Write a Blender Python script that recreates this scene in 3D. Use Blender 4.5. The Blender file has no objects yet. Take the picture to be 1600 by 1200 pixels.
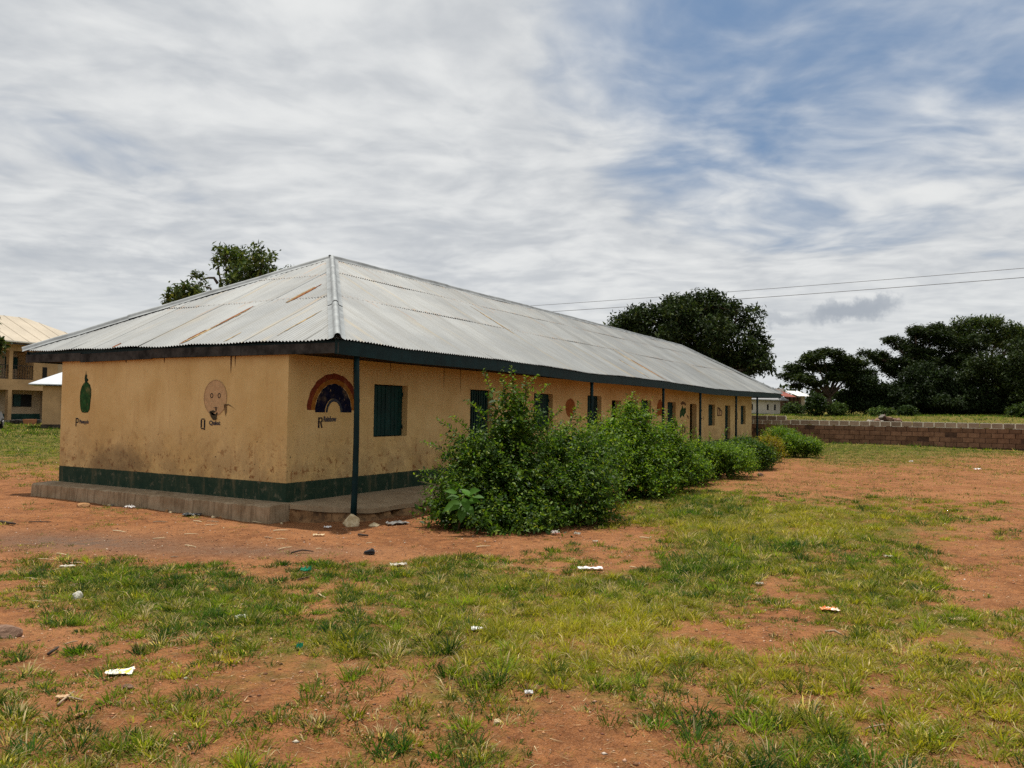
import bpy, bmesh, math, random
import numpy as np
from mathutils import Vector, Matrix, noise as mnoise

# ---------------------------------------------------------------- camera, sky, sun, exposure
scene = bpy.context.scene
COL = scene.collection
CX, CY, CZ = -9.69, -9.643, 1.586
YAW, PITCH, ROLL, FPX = 1.06054, 0.031956, 0.014452, 1250.7     # focal length in pixels of a 1600 px wide picture
FW = np.array([math.sin(YAW)*math.cos(PITCH), math.cos(YAW)*math.cos(PITCH), math.sin(PITCH)])
_r = np.array([math.cos(YAW), -math.sin(YAW), 0.0]); _u = np.cross(_r, FW)
RT = _r*math.cos(ROLL)+_u*math.sin(ROLL); UP = -_r*math.sin(ROLL)+_u*math.cos(ROLL)
CAM = np.array([CX, CY, CZ])
cam_data = bpy.data.cameras.new('camera'); cam = bpy.data.objects.new('camera', cam_data); COL.objects.link(cam)
cam.matrix_world = Matrix(((RT[0], UP[0], -FW[0], CX), (RT[1], UP[1], -FW[1], CY), (RT[2], UP[2], -FW[2], CZ), (0, 0, 0, 1)))
cam_data.sensor_width = 36.0; cam_data.lens = 36.0*FPX/1600.0; cam_data.clip_start = 0.05; cam_data.clip_end = 3000
scene.camera = cam

SUN_EL, SUN_AZ = math.radians(77), math.radians(40)             # azimuth measured from +y towards +x
sun_data = bpy.data.lights.new('sun', 'SUN'); sun_data.energy = 4.3; sun_data.angle = math.radians(1.5); sun_data.color = (1.0, 0.95, 0.87)
sun = bpy.data.objects.new('sun', sun_data); COL.objects.link(sun)
sd = Vector((math.sin(SUN_AZ)*math.cos(SUN_EL), math.cos(SUN_AZ)*math.cos(SUN_EL), math.sin(SUN_EL)))
sun.rotation_euler = sd.to_track_quat('Z', 'Y').to_euler(); sun.location = (0, 0, 60)

vs = scene.view_settings
vs.view_transform = 'Standard'; vs.look = 'None'; vs.exposure = 0.33; vs.gamma = 1.0; vs.use_curve_mapping = False
scene.cycles.max_bounces = 6; scene.cycles.diffuse_bounces = 3; scene.cycles.glossy_bounces = 2
scene.cycles.transmission_bounces = 3; scene.cycles.transparent_max_bounces = 4
scene.cycles.use_denoising = False

def raydir(px, py):
    return FW+RT*(px-800)/FPX-UP*(py-600)/FPX
def at_depth(px, py, d):
    return CAM+raydir(px, py)*d

# ---------------------------------------------------------------- node helpers
class NT:
    def __init__(s, tree): s.t = tree; s.n = tree.nodes; s.l = tree.links
    def node(s, typ, ins=None, **props):
        nd = s.n.new(typ)
        for k, v in props.items(): setattr(nd, k, v)
        for k, v in (ins or {}).items(): s.set(nd.inputs[k], v)
        return nd
    def set(s, sock, v):
        if isinstance(v, bpy.types.NodeSocket): s.l.new(v, sock)
        elif isinstance(v, bpy.types.Node): s.l.new(v.outputs[0], sock)
        else:
            if isinstance(v, (tuple, list)) and len(v) == 3 and sock.type == 'RGBA': v = (*v, 1)
            sock.default_value = v
    def math(s, op, a, b=None, c=None, clamp=False):
        nd = s.n.new('ShaderNodeMath'); nd.operation = op; nd.use_clamp = clamp
        s.set(nd.inputs[0], a)
        if b is not None: s.set(nd.inputs[1], b)
        if c is not None: s.set(nd.inputs[2], c)
        return nd.outputs[0]
    def vmath(s, op, a, b=None, scale=None):
        nd = s.n.new('ShaderNodeVectorMath'); nd.operation = op
        s.set(nd.inputs[0], a)
        if b is not None: s.set(nd.inputs[1], b)
        if scale is not None: s.set(nd.inputs['Scale'], scale)
        return nd.outputs['Value'] if op in ('DOT_PRODUCT', 'LENGTH') else nd.outputs[0]
    def noise(s, vec, scale, detail=3, rough=.55, dist=0.0, color=False):
        nd = s.node('ShaderNodeTexNoise', {'Vector': vec, 'Scale': scale, 'Detail': detail, 'Roughness': rough, 'Distortion': dist})
        return nd.outputs['Color' if color else 'Fac']
    def ramp(s, v, lo, hi, a=0.0, b=1.0, smooth=True):
        nd = s.n.new('ShaderNodeMapRange'); nd.clamp = True
        if smooth: nd.interpolation_type = 'SMOOTHSTEP'
        s.set(nd.inputs[0], v); s.set(nd.inputs[1], lo); s.set(nd.inputs[2], hi); s.set(nd.inputs[3], a); s.set(nd.inputs[4], b)
        return nd.outputs[0]
    def mix(s, f, a, b, mode='MIX'):
        nd = s.n.new('ShaderNodeMix'); nd.data_type = 'RGBA'; nd.blend_type = mode
        s.set(nd.inputs[0], f); s.set(nd.inputs[6], a); s.set(nd.inputs[7], b)
        return nd.outputs[2]
    def map(s, vec, scale=(1, 1, 1), loc=(0, 0, 0), rot=(0, 0, 0)):
        return s.node('ShaderNodeMapping', {'Vector': vec, 'Scale': scale, 'Location': loc, 'Rotation': rot}).outputs[0]

MATS = {}
def material(name, build):
    if name in MATS: return MATS[name]
    m = bpy.data.materials.new(name); m.use_nodes = True
    nt = NT(m.node_tree); nt.n.clear()
    out = nt.node('ShaderNodeOutputMaterial')
    sh = build(nt)
    nt.l.new(sh.outputs[0] if isinstance(sh, bpy.types.Node) else sh, out.inputs['Surface'])
    MATS[name] = m
    return m
def bsdf(nt, col, rough=.8, bump=None, bs=.3, bd=.01, spec=.3, metal=0.0):
    ins = {'Base Color': col, 'Roughness': rough, 'Specular IOR Level': spec, 'Metallic': metal}
    if bump is not None:
        ins['Normal'] = nt.node('ShaderNodeBump', {'Height': bump, 'Strength': bs, 'Distance': bd}).outputs[0]
    return nt.node('ShaderNodeBsdfPrincipled', ins)
def obj_co(nt): return nt.node('ShaderNodeTexCoord').outputs['Object']
def pos_co(nt): return nt.node('ShaderNodeNewGeometry').outputs['Position']
def plain(name, col, rough=.8, var=.25, scale=6.0, bs=.2, spec=.3, metal=0.0, bd=.01):
    def b(nt):
        co = pos_co(nt)
        n = nt.noise(co, scale, 5, .65)
        f = nt.ramp(n, .25, .75, 1-var, 1+var)
        c = nt.mix(1.0, (*col, 1), nt.node('ShaderNodeCombineColor', {0: f, 1: f, 2: f}).outputs[0], 'MULTIPLY')
        return bsdf(nt, c, rough, nt.noise(co, scale*6, 4), bs, bd, spec, metal)
    return material(name, b)

# ---------------------------------------------------------------- sky
world = bpy.data.worlds.new('World'); scene.world = world; world.use_nodes = True
def build_sky():
    nt = NT(world.node_tree); nt.n.clear()
    out = nt.node('ShaderNodeOutputWorld')
    sky = nt.node('ShaderNodeTexSky', sky_type='NISHITA'); sky.sun_disc = False
    sky.sun_elevation = SUN_EL; sky.sun_rotation = SUN_AZ; sky.air_density = 1.0; sky.dust_density = 1.5; sky.ozone_density = 1.5
    d = nt.vmath('NORMALIZE', nt.node('ShaderNodeTexCoord').outputs['Generated'])
    sp = nt.node('ShaderNodeSeparateXYZ', {0: d})
    z = nt.math('ADD', nt.math('MAXIMUM', sp.outputs[2], 0.0), .10)
    uv = nt.vmath('SCALE', d, scale=nt.math('DIVIDE', 1.0, z))
    uv = nt.node('ShaderNodeCombineXYZ', {0: nt.node('ShaderNodeSeparateXYZ', {0: uv}).outputs[0], 1: nt.node('ShaderNodeSeparateXYZ', {0: uv}).outputs[1], 2: 0.0}).outputs[0]
    # axes: x' along the view, y' across it
    ruv = nt.map(uv, rot=(0, 0, -(math.pi/2-YAW)))
    warp = nt.vmath('SCALE', nt.vmath('SUBTRACT', nt.noise(ruv, 1.1, 2, .5, color=True), (.5, .5, .5)), scale=.5)
    w = nt.vmath('ADD', ruv, warp)
    big = nt.noise(nt.map(w, scale=(1.0, .9, 1), loc=(3.1, 1.7, 0)), 1.25, 4, .45)
    fine = nt.noise(nt.map(w, scale=(1.25, .95, 1), loc=(7.3, 2.2, 0)), 2.9, 6, .50, .1)
    puff = nt.noise(nt.map(w, scale=(1.15, 1.0, 1), loc=(1.3, 5.2, 0)), 9, 4, .48, .2)
    # a wide opening in the cloud sheet high on the right
    hd = raydir(1360, -60); hd = hd/np.linalg.norm(hd)
    hole = nt.ramp(nt.vmath('DOT_PRODUCT', d, tuple(hd)), .915, .985, 0.0, 1.0, False)
    hd2 = raydir(60, 480); hd2 = hd2/np.linalg.norm(hd2)
    hole2 = nt.ramp(nt.vmath('DOT_PRODUCT', d, tuple(hd2)), .955, 1.0, 0.0, .12, False)
    cov = nt.math('ADD', nt.math('MULTIPLY', big, .6), nt.math('ADD', nt.math('MULTIPLY', fine, .46), nt.math('MULTIPLY', puff, .15)))
    cov = nt.math('ADD', cov, nt.ramp(sp.outputs[2], .05, .40, .16, .0))
    cov = nt.math('SUBTRACT', nt.math('SUBTRACT', nt.math('ADD', cov, .05), nt.math('MULTIPLY', hole, .35)), hole2)
    dens = nt.ramp(cov, .20, .60, .06, 1.0)
    shade = nt.ramp(nt.math('ADD', nt.math('MULTIPLY', fine, .6), nt.math('ADD', nt.math('MULTIPLY', puff, .3), nt.math('MULTIPLY', big, .3))),   .42, .80)
    cloud = nt.mix(shade, (4.3, 4.52, 4.78, 1), (6.3, 6.4, 6.4, 1))
    blue = nt.mix(.75, sky, (.85, 1.75, 3.2, 1))
    col = nt.mix(dens, blue, cloud)
    # milky band towards the horizon
    col = nt.mix(nt.ramp(sp.outputs[2], .0, .20, .8, .0), col, (5.6, 5.8, 5.85, 1))
    # small dark cumulus low on the right
    for (px, py, wx, wz, amt) in ((1322, 490, .055, .015, .95), (1212, 499, .032, .009, .6), (1380, 479, .026, .011, .8), (1300, 478, .02, .010, .6), (150, 410, .22, .02, .25)):
        c = raydir(px, py); c = c/np.linalg.norm(c)
        rel = nt.vmath('ADD', nt.vmath('SUBTRACT', d, tuple(c)), nt.vmath('SCALE', nt.vmath('SUBTRACT', nt.noise(d, 22, 5, .65, color=True), (.5, .5, .5)), scale=.05))
        a = nt.math('DIVIDE', nt.vmath('DOT_PRODUCT', rel, tuple(RT)), wx); b = nt.math('DIVIDE', nt.vmath('DOT_PRODUCT', rel, tuple(UP)), wz)
        rr = nt.math('SQRT', nt.math('ADD', nt.math('MULTIPLY', a, a), nt.math('MULTIPLY', b, b)))
        col = nt.mix(nt.ramp(rr, .35, 1.15, amt, 0.0), col, (3.1, 3.4, 3.8, 1))
    bg = nt.node('ShaderNodeBackground', {'Color': col, 'Strength': .1})
    nt.l.new(bg.outputs[0], out.inputs['Surface'])
build_sky()

# ---------------------------------------------------------------- object helpers
def tag(o, label=None, cat=None, group=None, kind=None):
    if label: o['label'] = label
    if cat: o['category'] = cat
    if group: o['group'] = group
    if kind: o['kind'] = kind
    return o
def empty(name, loc=(0, 0, 0), rz=0.0):
    o = bpy.data.objects.new(name, None); COL.objects.link(o); o.location = loc; o.rotation_euler = (0, 0, rz); o.empty_display_size = .3
    return o
def link(name, me, mat, parent=None):
    if mat is not None and len(me.materials) == 0: me.materials.append(mat)
    o = bpy.data.objects.new(name, me); COL.objects.link(o)
    if parent is not None: o.parent = parent
    return o
def from_bm(name, bm, mat, parent=None, smooth=False):
    bmesh.ops.recalc_face_normals(bm, faces=bm.faces)
    me = bpy.data.meshes.new(name); bm.to_mesh(me); bm.free()
    if smooth: me.polygons.foreach_set('use_smooth', [True]*len(me.polygons))
    return link(name, me, mat, parent)
def np_mesh(name, V, F, mat, parent=None, col=None, smooth=False, uv=None):
    V = np.asarray(V, np.float32); F = np.asarray(F, np.int32); k = F.shape[1]
    me = bpy.data.meshes.new(name)
    me.vertices.add(len(V)); me.vertices.foreach_set('co', V.ravel())
    me.loops.add(F.size); me.loops.foreach_set('vertex_index', F.ravel())
    me.polygons.add(len(F)); me.polygons.foreach_set('loop_start', np.arange(0, F.size, k, dtype=np.int32))
    me.polygons.foreach_set('loop_total', np.full(len(F), k, np.int32))
    if smooth: me.polygons.foreach_set('use_smooth', np.ones(len(F), bool))
    if col is not None:
        c4 = np.ones((len(V), 4), np.float32); c4[:, :3] = col
        me.color_attributes.new('col', 'FLOAT_COLOR', 'POINT').data.foreach_set('color', c4.ravel())
    if uv is not None:
        l = me.uv_layers.new(name='UVMap'); l.data.foreach_set('uv', np.asarray(uv, np.float32)[F.ravel()].ravel())
    me.update(calc_edges=True); me.validate()
    return link(name, me, mat, parent)
def bm_box(bm, x0, x1, y0, y1, z0, z1):
    v = [bm.verts.new(p) for p in ((x0, y0, z0), (x1, y0, z0), (x1, y1, z0), (x0, y1, z0), (x0, y0, z1), (x1, y0, z1), (x1, y1, z1), (x0, y1, z1))]
    for f in ((3, 2, 1, 0), (4, 5, 6, 7), (0, 1, 5, 4), (1, 2, 6, 5), (2, 3, 7, 6), (3, 0, 4, 7)): bm.faces.new([v[i] for i in f])
    return v
def box(name, x0, x1, y0, y1, z0, z1, mat, parent=None, bevel=0.0):
    bm = bmesh.new(); bm_box(bm, x0, x1, y0, y1, z0, z1)
    if bevel: bmesh.ops.bevel(bm, geom=list(bm.edges), offset=bevel, segments=1, affect='EDGES')
    return from_bm(name, bm, mat, parent)
def bm_tube(bm, pts, radii, seg=8, caps=True):
    rings = []; pts = [Vector(p) for p in pts]; n = len(pts)
    for i, p in enumerate(pts):
        t = (pts[min(i+1, n-1)]-pts[max(i-1, 0)]).normalized()
        a = t.cross(Vector((0, 0, 1)) if abs(t.z) < .9 else Vector((1, 0, 0))).normalized(); b = t.cross(a)
        r = radii[i] if hasattr(radii, '__len__') else radii
        rings.append([bm.verts.new(p+(a*math.cos(2*math.pi*k/seg)+b*math.sin(2*math.pi*k/seg))*r) for k in range(seg)])
    for i in range(n-1):
        for k in range(seg): bm.faces.new((rings[i][k], rings[i][(k+1) % seg], rings[i+1][(k+1) % seg], rings[i+1][k]))
    if caps: bm.faces.new(rings[0][::-1]); bm.faces.new(rings[-1])
def tube(name, pts, radii, mat, parent=None, seg=8):
    bm = bmesh.new(); bm_tube(bm, pts, radii, seg); return from_bm(name, bm, mat, parent, True)

# ---------------------------------------------------------------- numpy value noise
def vnoise(x, y, seed=0):
    xi = np.floor(x).astype(np.int64); yi = np.floor(y).astype(np.int64); xf = x-xi; yf = y-yi
    def h(a, b):
        n = (a*374761393+b*668265263+seed*1274126177) & 0xffffffff
        n = ((n ^ (n >> 13))*1274126177) & 0xffffffff
        return ((n ^ (n >> 16)) & 0xffff)/65535.0
    u = xf*xf*(3-2*xf); v = yf*yf*(3-2*yf)
    return (h(xi, yi)*(1-u)+h(xi+1, yi)*u)*(1-v)+(h(xi, yi+1)*(1-u)+h(xi+1, yi+1)*u)*v
def fbm(x, y, scale, seed=0, octs=4):
    s = 0; a = .5; t = 0; f = 1.0/scale
    for o in range(octs):
        s = s+a*vnoise(x*f+17.3*o, y*f-9.1*o, seed+o); t += a; a *= .5; f *= 2.03
    return s/t
def sstep(a, b, x):
    t = np.clip((x-a)/(b-a), 0, 1); return t*t*(3-2*t)

# ---------------------------------------------------------------- terrain
CTRL = np.array([(-9.7, -9.6, 0), (-6.5, -7.9, 0), (-14, -3, -.1), (-5, -20, 0), (-20, -20, 0), (-1, -1, -.24), (-.6, 3, -.26), (-.6, 6.5, -.27), (0, -3.7, -.2), (-.1, -.7, -.30), (.5, -1.5, -.30), (2, -1.6, -.29), (4, -1.6, -.26),
                 (5.8, -4.4, -.1), (10, -4.5, -.05), (18, -4, 0), (30, -3, 0), (36.4, -3, .02), (36.4, -12, -.05), (36.4, -20, -.05), (20, -15, -.03), (8, -12, -.03),
                 (-8, 15, -.25), (0, 15, -.25), (10, 40, -.02), (25, 55, 0), (60, 60, .3), (20, 3, -.12), (8, 3, -.18), (30, 3, -.1), (42, -5, .25), (42, -16, .2), (42, 5, .25),
                 (52, -8, .7), (55, -25, .75), (50, 15, .6), (75, -10, 1.6), (75, -35, 1.5), (75, 15, 1.6), (95, -15, 2.3), (95, -45, 2.2), (130, -20, 2.6), (130, -70, 2.6), (180, 0, 2.8), (100, 60, 1.5)], float)
def gz(x, y):
    x = np.asarray(x, float); y = np.asarray(y, float); shp = np.broadcast(x, y).shape
    x = np.broadcast_to(x, shp).ravel(); y = np.broadcast_to(y, shp).ravel()
    num = np.zeros_like(x); den = np.zeros_like(x)
    for cx, cy, cz in CTRL:
        w = 1.0/((x-cx)**2+(y-cy)**2+4.0)**1.6; num += w*cz; den += w
    z = num/den
    z = z+(fbm(x, y, 1.3, 5)-.5)*.05+(fbm(x, y, .35, 9, 3)-.5)*.034
    return z.reshape(shp)
def g1(x, y): return float(gz(np.array([x]), np.array([y]))[0])
def on_ground(px, py):
    d = raydir(px, py); t = -CZ/d[2] if d[2] < -1e-4 else 80.0
    for _ in range(25):
        p = CAM+d*t; t += (g1(p[0], p[1])-p[2])/d[2]*.8
    p = CAM+d*t
    return Vector((p[0], p[1], g1(p[0], p[1])))
def project(x, y, z):
    dx, dy, dz = x-CX, y-CY, z-CZ
    dep = dx*FW[0]+dy*FW[1]+dz*FW[2]; dd = np.where(np.abs(dep) < .1, .1, dep)
    return 800+FPX*(dx*RT[0]+dy*RT[1]+dz*RT[2])/dd, 600-FPX*(dx*UP[0]+dy*UP[1]+dz*UP[2])/dd, dep

# where the grass grows: a survey of the yard, rows = distance, columns = bearing
ROWY = np.array([660, 700, 720, 740, 760, 780, 800, 830, 860, 885, 910, 940, 970, 1000, 1040, 1080, 1120, 1160, 1200], float)
COV = np.array([
 [.95, .9, .9, .9, .9, .9, .9, .9, .9, .9, .9, .95, .95, .95, .95, .95, .95],
 [.95, .9, .8, .8, .8, .8, .8, .8, .8, .8, .8, .8, .9, .95, .95, .95, .9],
 [.75, .8, .6, .5, .5, .5, .5, .5, .5, .5, .5, .5, .35, .75, .75, .55, .35],
 [.45, .5, .3, .3, .3, .3, .3, .3, .3, .3, .3, .3, .3, .36, .36, .38, .34],
 [.15, .2, .2, 0, 0, 0, 0, 0, 0, 0, .3, .6, .55, .38, .30, .26, .2],
 [0, 0, 0, 0, 0, 0, 0, 0, 0, .2, .75, .72, .46, .52, .44, .32, .24],
 [0, .05, .1, .03, 0, 0, 0, 0, .1, .3, .9, 1, .85, .8, .62, .48, .34],
 [.05, 0, 0, 0, 0, .02, 0, 0, .05, .1, .3, .95, .95, .9, .78, .52, .34],
 [.15, .1, .02, 0, 0, .02, .1, .15, .2, .42, .3, 1, .9, .7, .75, .35, .3],
 [.35, .5, .65, .35, .4, .55, .7, .75, .5, .35, .35, .95, .8, .5, .7, .5, .3],
 [.4, .75, .95, .75, .7, .5, .75, .85, .85, .75, .9, .95, .45, .8, .85, .15, .05],
 [.35, .65, .9, 1, .95, .45, .6, .8, .7, .8, .95, .75, .3, .7, .85, .25, .1],
 [.2, .45, .6, .8, .9, .6, .75, .85, .7, .7, .8, .45, .25, .45, .8, .8, .7],
 [.4, .36, .45, .62, .75, .8, .85, .8, .75, .75, .75, .4, .35, .65, .65, .6, .5],
 [.36, .34, .34, .45, .55, .6, .5, .55, .8, .75, .7, .55, .7, .7, .6, .6, .55],
 [.62, .42, .46, .5, .42, .48, .5, .65, .6, .6, .75, .5, .65, .55, .55, .55, .6],
 [.55, .45, .48, .48, .38, .44, .45, .6, .55, .4, .5, .4, .6, .7, .5, .55, .6],
 [.6, .6, .65, .5, .35, .4, .45, .55, .45, .4, .35, .5, .75, .7, .55, .6, .6],
 [.65, .65, .65, .5, .4, .42, .5, .55, .5, .4, .4, .5, .75, .7, .6, .6, .6]])
def cover(x, y):
    px, py, dep = project(x, y, gz(x, y))
    py = np.where(dep < 1.0, 1200, py)
    c = np.clip(px/100.0, 0, 15.999); ci = c.astype(int); cf = c-ci
    r = np.interp(np.clip(py, 660, 1200), ROWY, np.arange(len(ROWY))); ri = np.minimum(r.astype(int), len(ROWY)-2); rf = r-ri
    v = (COV[ri, ci]*(1-cf)+COV[ri, ci+1]*cf)*(1-rf)+(COV[ri+1, ci]*(1-cf)+COV[ri+1, ci+1]*cf)*rf
    return np.where(dep < 1.0, .5, v)
def yellow(x, y):
    px, py, dep = project(x, y, gz(x, y))
    v = np.zeros_like(x)
    for (a, b, rx, ry, k) in ((950, 1000, 230, 90, .5), (1300, 1050, 260, 70, .45), (1480, 1130, 260, 110, .5), (1290, 825, 170, 25, .5), (700, 960, 200, 40, .2), (150, 950, 200, 40, .15)):
        v = np.maximum(v, k*np.exp(-((px-a)/rx)**2-((py-b)/ry)**2))
    return v

def graded(c, lo, hi, fine, growth):
    out = [c]; s = fine; p = c
    while p < hi:
        p += s; out.append(p); s = s*growth if abs(p-c) > 11 else s
    s = fine; p = c; left = []
    while p > lo:
        p -= s; left.append(p); s = s*growth if abs(p-c) > 11 else s
    return np.array(left[::-1]+out)
gx = graded(-1.0, -420, 620, .11, 1.07); gy = graded(-4.0, -460, 520, .11, 1.07)
GX, GY = np.meshgrid(gx, gy); GZ = gz(GX, GY); GC = cover(GX.ravel(), GY.ravel())
nx, ny = len(gx), len(gy)
idx = np.arange(nx*ny).reshape(ny, nx)
GF = np.stack([idx[:-1, :-1], idx[:-1, 1:], idx[1:, 1:], idx[1:, :-1]], -1).reshape(-1, 4)
# wet grey smear of soil on the left of the dirt band
gpx, gpy, gdep = project(GX.ravel(), GY.ravel(), GZ.ravel())
smear = np.where(gdep > 1, np.exp(-((gpx-120)/190)**2-((gpy-845-.02*gpx)/15)**2)+.7*np.exp(-((gpx-420)/160)**2-((gpy-862)/9)**2), 0)
def ground_mat(nt):
    co = pos_co(nt)
    at = nt.node('ShaderNodeAttribute', attribute_name='col')
    cv = nt.node('ShaderNodeSeparateColor', {0: at.outputs['Color']})
    grain = nt.noise(co, 55, 5, .75); mid = nt.noise(co, 6, 5, .65); large = nt.noise(co, .7, 4, .6)
    dirt = nt.mix(nt.ramp(mid, .3, .7), (.17, .067, .025, 1), (.335, .139, .052, 1))
    dirt = nt.mix(nt.ramp(large, .42, .65, 0, .55), dirt, (.40, .182, .076, 1))
    vo = nt.node('ShaderNodeTexVoronoi', {'Vector': co, 'Scale': 70.0, 'Randomness': 1.0})
    vo2 = nt.node('ShaderNodeTexVoronoi', {'Vector': co, 'Scale': 26.0, 'Randomness': 1.0})
    dirt = nt.mix(nt.ramp(vo.outputs['Distance'], .0, .55, .7, 0), dirt, nt.mix(vo.outputs['Color'], (.085, .034, .016, 1), (.52, .27, .14, 1)))
    dirt = nt.mix(nt.math('MULTIPLY', nt.ramp(vo2.outputs['Distance'], .12, .5, .75, 0), nt.ramp(nt.noise(co, 3.5, 3, .6), .45, .6)), dirt, nt.mix(vo2.outputs['Color'], (.09, .037, .018, 1), (.42, .22, .115, 1)))
    dirt = nt.mix(nt.ramp(grain, .32, .46, .7, 0), dirt, (.065, .027, .013, 1))
    dirt = nt.mix(nt.ramp(grain, .60, .72, 0, .55), dirt, (.50, .28, .14, 1))
    dirt = nt.mix(nt.ramp(nt.noise(co, 14, 5, .75), .56, .66, 0, .55), dirt, (.10, .042, .02, 1))
    dirt = nt.mix(nt.math('MULTIPLY', cv.outputs[1], nt.ramp(mid, .3, .6, .4, 1)), dirt, (.15, .098, .068, 1))
    turf = nt.mix(nt.ramp(nt.noise(co, 9, 5, .7), .3, .7), (.055, .075, .008, 1), (.155, .145, .028, 1))
    turf = nt.mix(nt.ramp(nt.noise(co, .35, 3, .6), .4, .65, 0, .6), turf, (.072, .112, .012, 1))
    f = nt.math('ADD', cv.outputs[0], nt.math('MULTIPLY', nt.math('SUBTRACT', nt.noise(co, 2.6, 5, .7), .5), 1.5))
    col = nt.mix(nt.ramp(f, .42, 1.0, 0, .85), dirt, turf)
    h = nt.math('ADD', nt.math('MULTIPLY', grain, .5), nt.math('ADD', mid, nt.math('ADD', nt.math('MULTIPLY', vo.outputs['Distance'], -.5), nt.math('MULTIPLY', vo2.outputs['Distance'], -.7))))
    return bsdf(nt, col, .95, h, 1.0, .035, .1)
gcol = np.stack([GC, smear, np.zeros_like(GC)], -1)
ground = np_mesh('ground', np.stack([GX, GY, GZ], -1).reshape(-1, 3), GF, material('laterite_ground', ground_mat), None, gcol, True)
tag(ground, 'red laterite school yard rising to a grassy field', kind='structure')
#PART2

# ---------------------------------------------------------------- paints and metals of the school
def wall_paint(nt):
    co = pos_co(nt); z = nt.node('ShaderNodeSeparateXYZ', {0: co}).outputs[2]
    c = nt.mix(nt.ramp(nt.noise(co, 1.1, 5, .6), .3, .7), (.54, .362, .142, 1), (.65, .465, .21, 1))
    c = nt.mix(nt.ramp(nt.noise(nt.map(co, scale=(1, 1, .12)), 9, 4, .6), .5, .75, 0, .3), c, (.40, .22, .085, 1))   # run-down streaks
    low = nt.ramp(z, .25, 1.45, 1, 0)
    d1 = nt.math('MULTIPLY', low, nt.ramp(nt.noise(co, 2.3, 6, .72), .38, .58))
    c = nt.mix(nt.math('MULTIPLY', d1, .52), c, (.205, .125, .058, 1))
    c = nt.mix(nt.math('MULTIPLY', nt.math('MULTIPLY', low, nt.ramp(nt.noise(co, 5.5, 6, .75), .545, .61)), .95), c, (.22, .09, .025, 1))
    c = nt.mix(nt.math('MULTIPLY', nt.ramp(z, 1.6, .6, .25, 1), nt.ramp(nt.noise(co, 17, 3, .55), .665, .70, 0, .9)), c, (.06, .03, .016, 1))
    # one big damp patch left on the end wall
    p = nt.vmath('MULTIPLY', nt.vmath('SUBTRACT', co, (0.0, 4.35, .47)), (0.0, .85, 2.4))
    r = nt.math('ADD', nt.vmath('LENGTH', p), nt.math('MULTIPLY', nt.math('SUBTRACT', nt.noise(co, 3.5, 5, .65), .5), 1.1))
    c = nt.mix(nt.ramp(r, .40, .95, .55, 0), c, (.135, .088, .045, 1))
    # skirting band of green oil paint, worn
    edge = nt.math('ADD', z, nt.math('MULTIPLY', nt.math('SUBTRACT', nt.noise(co, 14, 3), .5), .012))
    g = nt.mix(nt.ramp(nt.noise(co, 4, 6, .7), .35, .68), (.007, .028, .015, 1), (.022, .042, .023, 1))
    g = nt.mix(nt.ramp(nt.noise(co, 7, 6, .75), .54, .66, 0, .6), g, (.16, .14, .09, 1))
    g = nt.mix(nt.ramp(nt.noise(nt.map(co, scale=(1, 1, .2)), 4, 5, .7), .52, .68, 0, .6), g, (.13, .105, .055, 1))
    c = nt.mix(nt.ramp(edge, .322, .328, 1, 0, False), c, g)
    return bsdf(nt, c, .82, nt.math('ADD', nt.noise(co, 3, 4), nt.math('MULTIPLY', nt.noise(co, 60, 3), .35)), .35, .012, .25)
M_WALL = material('ochre_wall_paint', wall_paint)
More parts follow.
